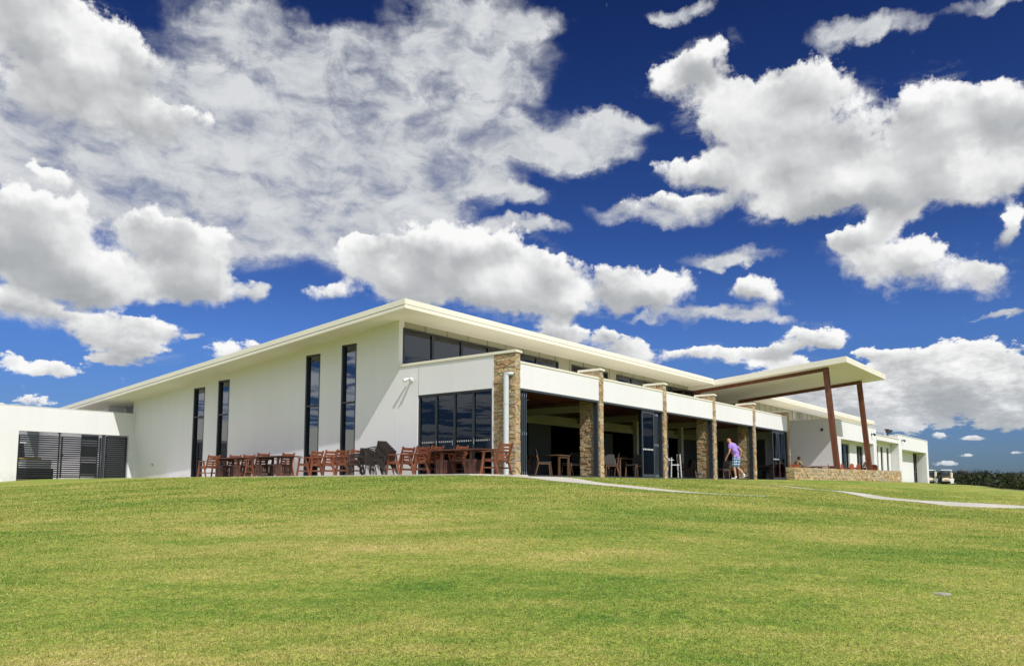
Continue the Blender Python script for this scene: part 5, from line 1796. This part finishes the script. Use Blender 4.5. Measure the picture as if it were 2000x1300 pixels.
for s in 'LR':
    a, b = Vector(J[s + 'hip']), Vector(J[s + 'kne'])
    P[s + 'a'] = (*a.lerp(b, 0.18), 0.112)
    P[s + 'm'] = (*a.lerp(b, 0.6), 0.100)
    P[s + 'b'] = (*a.lerp(b, 1.0), 0.094)
    E += [('p', s + 'a'), (s + 'a', s + 'm'), (s + 'm', s + 'b')]
link_mesh('checked_shorts', grow('checked_shorts', P, E, M['plaid']), man)
blt = MB()
blt.tube([(0.004, 0, 0.90), (0.004, 0, 0.925)], 0.166, 20)
blt.v = [(0.015 + (x - 0.015) * 0.79, y, z) for x, y, z in blt.v]
link_mesh('belt', blt.mesh('belt', M['white_cloth'], True), man)
def shoe(parent, heel, toe, name='shoe'):
    P = dict(h=(*heel, (0.048, 0.046)), m=(*(Vector(heel).lerp(Vector(toe), 0.5)), (0.050, 0.042)), t=(*toe, (0.046, 0.030)))
    return link_mesh(name, grow(name, P, [('h', 'm'), ('m', 't')], M['shoe'], 2), parent)
shoe(man, (-0.02, 0.105, 0.048), (0.20, 0.118, 0.036))
shoe(man, (-0.30, -0.105, 0.16), (-0.16, -0.112, 0.034))
for s, hh in (('L', 0.115), ('R', 0.0)):
    a, b = Vector(J[s + 'cal']), Vector(J[s + 'ank'])
    sk_ = MB().tube([a.lerp(b, 0.80), a.lerp(b, 1.02)], [0.047, 0.047], 14)
    link_mesh('sock', sk_.mesh('sock', M['white_cloth'], True), man)

# ---- two people seated on the terrace
def seated(loc, rz, label, shirt, hairm, skin, vest=None, lean=0.12, trousers='dark_cloth', hat=None):
    o = thing('person', label, 'person', loc, rz)
    J = dict(pelvis=(0, 0, 0.54), waist=(0.02, 0, 0.68), chest=(0.06 + lean * .4, 0, 0.88), collar=(0.08 + lean, 0, 1.03), neck=(0.10 + lean, 0, 1.10), chin=(0.14 + lean, 0, 1.155), skull=(0.15 + lean, 0, 1.235), crown=(0.145 + lean, 0, 1.30), face=(1, 0, -0.2))
    for s, q in (('L', 1), ('R', -1)):
        J.update({s + 'sho': (0.07 + lean, q * 0.19, 1.02), s + 'elb': (0.16 + lean, q * 0.27, 0.79), s + 'wrist': (0.38 + lean, q * 0.14, 0.80), s + 'hd': (0.8, -q * 0.5, 0.0), s + 'hs': (0.5, 0.0, 0.6),
                  s + 'hip': (0.02, q * 0.10, 0.50), s + 'kne': (0.44, q * 0.12, 0.50), s + 'cal': (0.42, q * 0.12, 0.36), s + 'ank': (0.40, q * 0.12, 0.08), s + 'toe': (0.54, q * 0.13, 0.035)})
    body(o, J, skin)
    P = dict(pelvis=(0, 0, 0.56, (0.165, 0.125)), waist=(*J['waist'], (0.155, 0.12)), chest=(*J['chest'], (0.172, 0.13)), collar=(*J['collar'], (0.135, 0.10)), neck=(0.095 + lean, 0, 1.085, 0.072))
    E = [('pelvis', 'waist'), ('waist', 'chest'), ('chest', 'collar'), ('collar', 'neck')]
    for s in 'LR':
        a, b = Vector(J[s + 'sho']), Vector(J[s + 'elb'])
        P[s + 's'] = (*a, 0.084)
        P[s + 'm'] = (*a.lerp(b, 0.75), 0.066)
        E += [('collar', s + 's'), (s + 's', s + 'm')]
    link_mesh('shirt', grow('shirt', P, E, shirt), o)
    if vest:
        P2 = dict(w=(*J['waist'], (0.166, 0.13)), c=(J['chest'][0] - 0.035, 0, J['chest'][2], (0.180, 0.125)), k=(J['collar'][0] - 0.03, 0, 1.02, (0.15, 0.10)))
        link_mesh('vest', grow('vest', P2, [('w', 'c'), ('c', 'k')], vest), o)
    P = dict(p=(0, 0, 0.53, (0.16, 0.12)))
    E = []
    for s in 'LR':
        P[s + 'h'] = (*J[s + 'hip'], 0.10); P[s + 'k'] = (*J[s + 'kne'], 0.072); P[s + 'a'] = (J[s + 'ank'][0], J[s + 'ank'][1], 0.12, 0.056)
        E += [('p', s + 'h'), (s + 'h', s + 'k'), (s + 'k', s + 'a')]
    link_mesh('trousers', grow('trousers', P, E, M[trousers]), o)
    hk = Vector(J['skull'])
    hm = MB()
    hm.ball(hk + Vector((-0.022, 0, 0.030)), 0.100, 0.092, 0.088, 16, 10)
    link_mesh('hat' if hat else 'hair', hm.mesh('hair', hairm, True), o)
    if hat:
        hb = MB().tube([hk + Vector((0.02, 0, 0.045)), hk + Vector((0.025, 0, 0.06))], 0.15, 20)
        link_mesh('hat_brim', hb.mesh('hat_brim', hairm, True), o)
    for q in (1, -1):
        shoe(o, (0.38, q * 0.12, 0.048), (0.56, q * 0.13, 0.034))
    return o
M['hat'] = simple('brown_felt', (0.13, 0.06, 0.04), 0.9, 0.1, 14)
tc2 = copy_tree(te)
tc2.location = (27.12, 0.62, -0.002)
tc2.rotation_euler.z = math.radians(-80)
tc2['label'] = 'orange red terrace chair the man in the corner sits on'
seated((27.17, 0.62, -0.002), math.radians(-35), 'person in tan shirt seated at a terrace table beside the last stone pillar', M['tan_cloth'], M['hat'], M['skin_dark'], vest=M['dark_cloth'], lean=0.16)
tc3 = copy_tree(te)
tc3.location = (30.62, -2.62, -0.002)
tc3.rotation_euler.z = math.radians(60)
tc3['label'] = 'orange red terrace chair under the dark haired person by the second post'
seated((30.55, -2.58, -0.002), math.radians(150), 'dark haired person in white and black sitting right of the second canopy post', M['white_cloth'], M['hair_dark'], M['skin_dark'], vest=M['dark_cloth'], lean=0.05)

# ------------------------------------------------------------------ golf carts (front = local +X)
def make_cart():
    o = thing('golf_cart', 'golf cart', 'golf cart')
    b = MB()
    b.prism([(-1.15, 0.28), (0.95, 0.28), (1.0, 0.45), (0.62, 0.50), (0.40, 0.36), (-0.05, 0.36), (-0.12, 0.62), (-1.05, 0.66), (-1.18, 0.5)], 'y', -0.55, 0.55)
    obj('body', b, M['black'], o, bevel=0.03, seg=2)
    c = MB()
    c.hexa([(0.45, -0.54, 0.46), (1.20, -0.46, 0.44), (1.20, 0.46, 0.44), (0.45, 0.54, 0.46)], [(0.50, -0.48, 0.90), (1.02, -0.33, 0.72), (1.02, 0.33, 0.72), (0.50, 0.48, 0.90)])
    cw_ = obj('cowl', c, M['cart_cream'], o, bevel=0.07, seg=3, smooth=True)
    pl_ = MB().hexa([(1.125, -0.2, 0.555), (1.135, -0.2, 0.535), (1.135, 0.2, 0.535), (1.125, 0.2, 0.555)], [(1.075, -0.2, 0.645), (1.095, -0.2, 0.645), (1.095, 0.2, 0.645), (1.075, 0.2, 0.645)])
    obj('badge_plate', pl_, M['seat_tan'], cw_)
    for s in (-1, 1):
        hl = MB().ball((1.11, s * 0.33, 0.60), 0.05, 0.06, 0.045, 12, 8)
        obj('headlight', hl, M['chrome'], o, smooth=True)
    obj('bumper', MB().box(1.0, 1.22, -0.5, 0.5, 0.30, 0.42), M['black'], o, bevel=0.02)
    st = MB().box(-0.62, -0.10, -0.52, 0.52, 0.63, 0.76).hexa([(-0.68, -0.52, 0.76), (-0.58, -0.52, 0.76), (-0.58, 0.52, 0.76), (-0.68, 0.52, 0.76)], [(-0.80, -0.50, 1.14), (-0.72, -0.50, 1.14), (-0.72, 0.50, 1.14), (-0.80, 0.50, 1.14)])
    obj('seat', st, M['seat_tan'], o, bevel=0.03, seg=2)
    for s in (-1, 1):
        fr = MB().tube([(0.58, s * 0.52, 0.85), (0.40, s * 0.53, 1.78)], 0.024, 8)
        fr.tube([(-0.85, s * 0.52, 0.7), (-0.78, s * 0.53, 1.78)], 0.024, 8)
        obj('roof_post', fr, M['black'], o, smooth=True)
    obj('roof', MB().hexa([(-1.02, -0.60, 1.77), (0.62, -0.60, 1.77), (0.62, 0.60, 1.77), (-1.02, 0.60, 1.77)], [(-0.95, -0.54, 1.86), (0.55, -0.54, 1.86), (0.55, 0.54, 1.86), (-0.95, 0.54, 1.86)]), M['cart_white'], o, bevel=0.03, seg=2)
    ws = MB().hexa([(0.565, -0.50, 0.92), (0.575, -0.50, 0.92), (0.575, 0.50, 0.92), (0.565, 0.50, 0.92)], [(0.40, -0.51, 1.76), (0.41, -0.51, 1.76), (0.41, 0.51, 1.76), (0.40, 0.51, 1.76)])
    wf = obj('windscreen', ws, M['glass_clear'], o)
    obj('windscreen_frame', MB().bar((0.495, -0.5, 1.33), (0.495, 0.5, 1.33), 0.025).bar((0.53, 0.17, 0.95), (0.41, 0.17, 1.74), 0.02), M['black'], wf)
    sw_ = MB()
    cs = Vector((0.25, 0.25, 0.98))
    ring = []
    for k in range(17):
        t = 2 * PI * k / 16
        ring.append(cs + Vector((0.10 * math.cos(t) * 0.6, 0.17 * math.sin(t), 0.15 * math.cos(t))))
    sw_.tube(ring, 0.014, 6, caps=False).tube([cs, (0.52, 0.25, 0.70)], 0.018, 6)
    obj('steering_wheel', sw_, M['black'], o, smooth=True)
    for x in (0.80, -0.78):
        for s in (-1, 1):
            w = MB().tube([(x, s * 0.42, 0.225), (x, s * 0.44, 0.225), (x, s * 0.58, 0.225), (x, s * 0.60, 0.225)], [0.19, 0.225, 0.225, 0.19], 20)
            wo = obj('wheel', w, M['rubber'], o, smooth=True)
            obj('rim', MB().tube([(x, s * 0.595, 0.225), (x, s * 0.61, 0.225)], 0.115, 16), M['cart_white'], wo, smooth=True)
    return o
def make_bag(name, m, label, group=None):
    o = thing(name, label, 'golf bag')
    bg_ = MB().tube([(0, 0, 0.0), (0, 0, 0.05), (0, 0, 0.45), (0, 0, 0.84), (0, 0, 0.87)], [0.12, 0.135, 0.125, 0.145, 0.14], 16)
    obj('bag_body', bg_, m, o, smooth=True)
    pk = MB().tube([(0.10, 0, 0.12), (0.11, 0, 0.2), (0.11, 0, 0.42), (0.10, 0, 0.5)], [0.05, 0.085, 0.085, 0.05], 12)
    obj('pocket', pk, m, o, smooth=True)
    r_ = random.Random(4)
    for k in range(7):
        a = 2 * PI * k / 7
        x, y = 0.08 * math.cos(a), 0.08 * math.sin(a)
        c = MB().tube([(x, y, 0.8), (x * 1.4, y * 1.4, 1.02 + r_.uniform(-.05, .1))], 0.009, 6)
        c.ball((x * 1.5, y * 1.5, 1.06 + r_.uniform(-.03, .08)), 0.045, 0.03, 0.05, 10, 7)
        obj('golf_club', c, M['black'] if k % 3 else M['bag_white'], o, smooth=True)
    return o
cart = make_cart()
cart.scale = (0.93, 0.93, 0.93)
used = []
G = 'golf carts beside the club house'
def face_cam(p, off=0.0):
    v = CAM - Vector((p[0], p[1], 0))
    return math.atan2(v.y, v.x) + off
c1, c2, c3 = (83.1, 1.6), (83.8, 3.65), (-3.9, 26.3)
place(cart, used, (*c1, gz(*c1)), face_cam(c1, -0.08), 'cream fronted golf cart with white roof, in full view beyond the end block', G)
place(cart, used, (*c2, gz(*c2)), face_cam(c2, 0.28), 'golf cart half hidden by the corner of the white end block', G)
place(cart, used, (*c3, -0.02), face_cam(c3, 0.7), 'golf cart parked in the yard behind the wide slatted gate', G)
b1 = make_bag('golf_bag', M['bag_cream'], 'cream golf bag strapped upright beside the fully visible golf cart')
p1 = (82.35, 1.0)
# trolley holding the bag
tr = thing('golf_trolley', 'white framed push trolley carrying a cream golf bag right of the golf cart', 'golf trolley', (*p1, gz(*p1)), face_cam(p1))
obj('frame', MB().tube([(0.15, 0, 0.12), (-0.1, 0, 0.62), (-0.35, 0, 1.12)], 0.02, 8).tube([(0, -0.36, 0.16), (0, 0, 0.38), (0, 0.36, 0.16)], 0.018, 8), M['bag_white'], tr, smooth=True)
obj('side_panel', MB().hexa([(0.20, -0.15, 0.18), (0.26, -0.15, 0.18), (0.26, 0.15, 0.18), (0.20, 0.15, 0.18)], [(0.06, -0.26, 0.72), (0.12, -0.26, 0.72), (0.12, 0.26, 0.72), (0.06, 0.26, 0.72)]), M['bag_white'], tr, bevel=0.02)
for s in (-1, 1):
    w = MB().tube([(0, s * 0.36, 0.16), (0, s * 0.41, 0.16)], 0.16, 20)
    wo = obj('wheel', w, M['bag_white'], tr, smooth=True)
    obj('tyre', MB().tube([(0, s * 0.365, 0.16), (0, s * 0.405, 0.16)], 0.168, 20), M['rubber'], wo, smooth=True)
obj('handle', MB().tube([(-0.35, -0.14, 1.12), (-0.40, 0, 1.16), (-0.35, 0.14, 1.12)], 0.018, 8), M['black'], tr, smooth=True)
b1.location = (*p1, gz(*p1) + 0.55)
b1.rotation_euler = (0, -0.25, face_cam(p1))
b1['group'] = 'golf bags by the carts'
b2 = copy_tree(b1)
p2 = (83.25, 2.75)
b2.location = (*p2, gz(*p2) + 0.62)
b2['label'] = 'tan golf bag on the rear of the half hidden golf cart'
tr2 = copy_tree(tr)
tr2.location = (*p2, gz(*p2))
tr2['label'] = 'grey push trolley in front of the half hidden golf cart'
for t in (tr, tr2):
    t['group'] = 'push trolleys by the carts'
# crates and a pallet stack glimpsed through the slatted gate
cr = thing('crate_stack', 'pale boxes with a yellow band stacked in the yard behind the slatted gate', 'crates', (-3.3, 24.7, -0.02), 0.1)
M['yellow'] = simple('yellow_plastic', (0.65, 0.42, 0.05), 0.5, 0.1, 5)
obj('crate', MB().box(-0.55, 0.55, -0.3, 0.3, 0.45, 0.85), M['white_paint'], cr, bevel=0.01)
obj('crate', MB().box(-0.6, 0.1, -0.3, 0.3, 0.86, 0.98), M['yellow'], cr, bevel=0.01)
obj('pallet', MB().box(-0.6, 0.6, -0.4, 0.4, 0.0, 0.44), M['dark_in'], cr)

# ------------------------------------------------------------------ trees beyond the right-hand slope
def leaf_mat(name, cols):
    m, n, out = mat(name)
    r = n.n.new('ShaderNodeNewGeometry').outputs['Random Per Island']
    oi = n.n.new('ShaderNodeObjectInfo').outputs['Random']
    c = n.ramp(r, [(i / (len(cols) - 1), q) for i, q in enumerate(cols)])
    c = n.v('SCALE', c, scale=n.rng(oi, 0, 1, 0.4, 0.95))
    b = pbsdf(n, out, c, 0.7, 0, 0.25)
    return m
LM = [leaf_mat('gum_leaf_olive', [(0.030, 0.040, 0.014), (0.050, 0.062, 0.020), (0.075, 0.080, 0.028)]),
      leaf_mat('gum_leaf_dark', [(0.018, 0.030, 0.012), (0.034, 0.048, 0.018), (0.055, 0.064, 0.024)]),
      leaf_mat('gum_leaf_brown', [(0.040, 0.040, 0.020), (0.060, 0.052, 0.026), (0.085, 0.066, 0.034)])]
def make_tree(seed, kind, H=9.0):
    r = random.Random(seed)
    o = thing('gum_tree', 'tree', 'tree')
    t = MB()
    pts = [(0, 0, -0.5), (r.uniform(-.15, .15), r.uniform(-.15, .15), H * 0.25), (r.uniform(-.4, .4), r.uniform(-.4, .4), H * 0.5), (r.uniform(-.5, .5), r.uniform(-.5, .5), H * 0.86)]
    t.tube(pts, [0.22, 0.18, 0.12, 0.03], 7)
    tips = []
    for k in range(9):
        z = H * r.uniform(0.28, 0.8)
        a = r.uniform(0, 2 * PI)
        ln = H * r.uniform(0.16, 0.33) * (1.1 - 0.5 * z / H)
        e = (math.cos(a) * ln, math.sin(a) * ln, z + ln * r.uniform(0.4, 0.9))
        t.tube([(0, 0, z), (e[0] * .5, e[1] * .5, z + (e[2] - z) * .4), e], [0.08, 0.05, 0.02], 5)
        tips.append(e)
    tips.append(pts[-1])
    obj('trunk', t, M['bark'], o, smooth=True)
    lv_ = MB()
    for e in tips:
        for c in range(r.randint(2, 4)):
            cc = Vector(e) + Vector((r.gauss(0, .5), r.gauss(0, .5), r.gauss(0.1, .5)))
            rad = r.uniform(0.7, 1.35)
            for q in range(int(85 * rad)):
                d = Vector((r.gauss(0, 1), r.gauss(0, 1), r.gauss(0, 0.8)))
                d = d.normalized() * rad * r.random() ** 0.45
                p = cc + d
                s = r.uniform(0.10, 0.24)
                u = Vector((r.gauss(0, 1), r.gauss(0, 1), r.gauss(0, 1))).normalized()
                w = u.cross(Vector((r.gauss(0, 1), r.gauss(0, 1), r.gauss(0, 1)))).normalized()
                lv_.add([p - u * s, p + w * s * .5, p + u * s, p - w * s * .5], [(0, 1, 2, 3)])
    obj('crown', lv_, LM[kind], o)
    return o
protos = [make_tree(1, 0), make_tree(2, 1), make_tree(3, 2), make_tree(8, 1, 8.0)]
KL = ['olive green rounded tree', 'dark green dense tree', 'brownish thin tree', 'dark low tree']
uses = [[], [], [], []]
rt = random.Random(77)
WH = ['behind the golf trolley', 'just right of the golf carts', 'left of the middle of the far tree belt', 'in the middle of the far tree belt', 'right of the middle of the far tree belt', 'near the right edge of the picture', 'beyond the right edge of the lawn crest']
spots = []
for i in range(44):
    f = i / 43
    u = 0.512 + 0.172 * f + rt.uniform(-0.003, 0.003)      # slope to the right of the viewing axis
    d = (118 if i % 3 == 0 else 136 if i % 3 == 1 else 160) + rt.uniform(-6, 6)
    p = CAM + (FH + FR * u) * d
    spots.append((f, d, p.x, p.y))
for i, (f, d, x, y) in enumerate(spots):
    k = rt.choice([0, 1, 1, 2, 0, 3])
    s = rt.uniform(0.88, 1.12)
    z = gz(x, y)
    want = CAM.z + d * (0.0190 + 0.0055 * rt.random())      # crown height against the sky
    s = max(0.3, (want - z) / (1.19 * (9.0 if k != 3 else 8.0)))
    row = 'front row' if i % 3 == 0 else 'second row' if i % 3 == 1 else 'back row'
    o = place(protos[k], uses[k], (x, y, z), rt.uniform(0, 6.28), '%s, %s, %s' % (KL[k], row, WH[min(6, int(f * 7))]), 'trees in the belt beyond the slope')
    o.scale = (s * 1.15, s * 1.15, s)
# undergrowth that closes the belt low down
ug = MB()
r = random.Random(9)
for q in range(20000):
    f = r.random()
    d = r.uniform(112, 150)
    p = CAM + (FH + FR * (0.505 + 0.20 * f)) * d
    z = gz(p.x, p.y)
    z += r.random() ** 1.1 * (CAM.z + d * 0.0138 - z)
    s = r.uniform(0.16, 0.34)
    u = Vector((r.gauss(0, 1), r.gauss(0, 1), r.gauss(0, 1))).normalized()
    w = u.cross(Vector((r.gauss(0, 1), r.gauss(0, 1), r.gauss(0, 1)))).normalized()
    p = Vector((p.x, p.y, z))
    ug.add([p - u * s, p + w * s * .6, p + u * s, p - w * s * .6], [(0, 1, 2, 3)])
tag(obj('undergrowth', ug, LM[1]), 'dark tangled undergrowth below the far tree belt', 'undergrowth', kind='stuff')
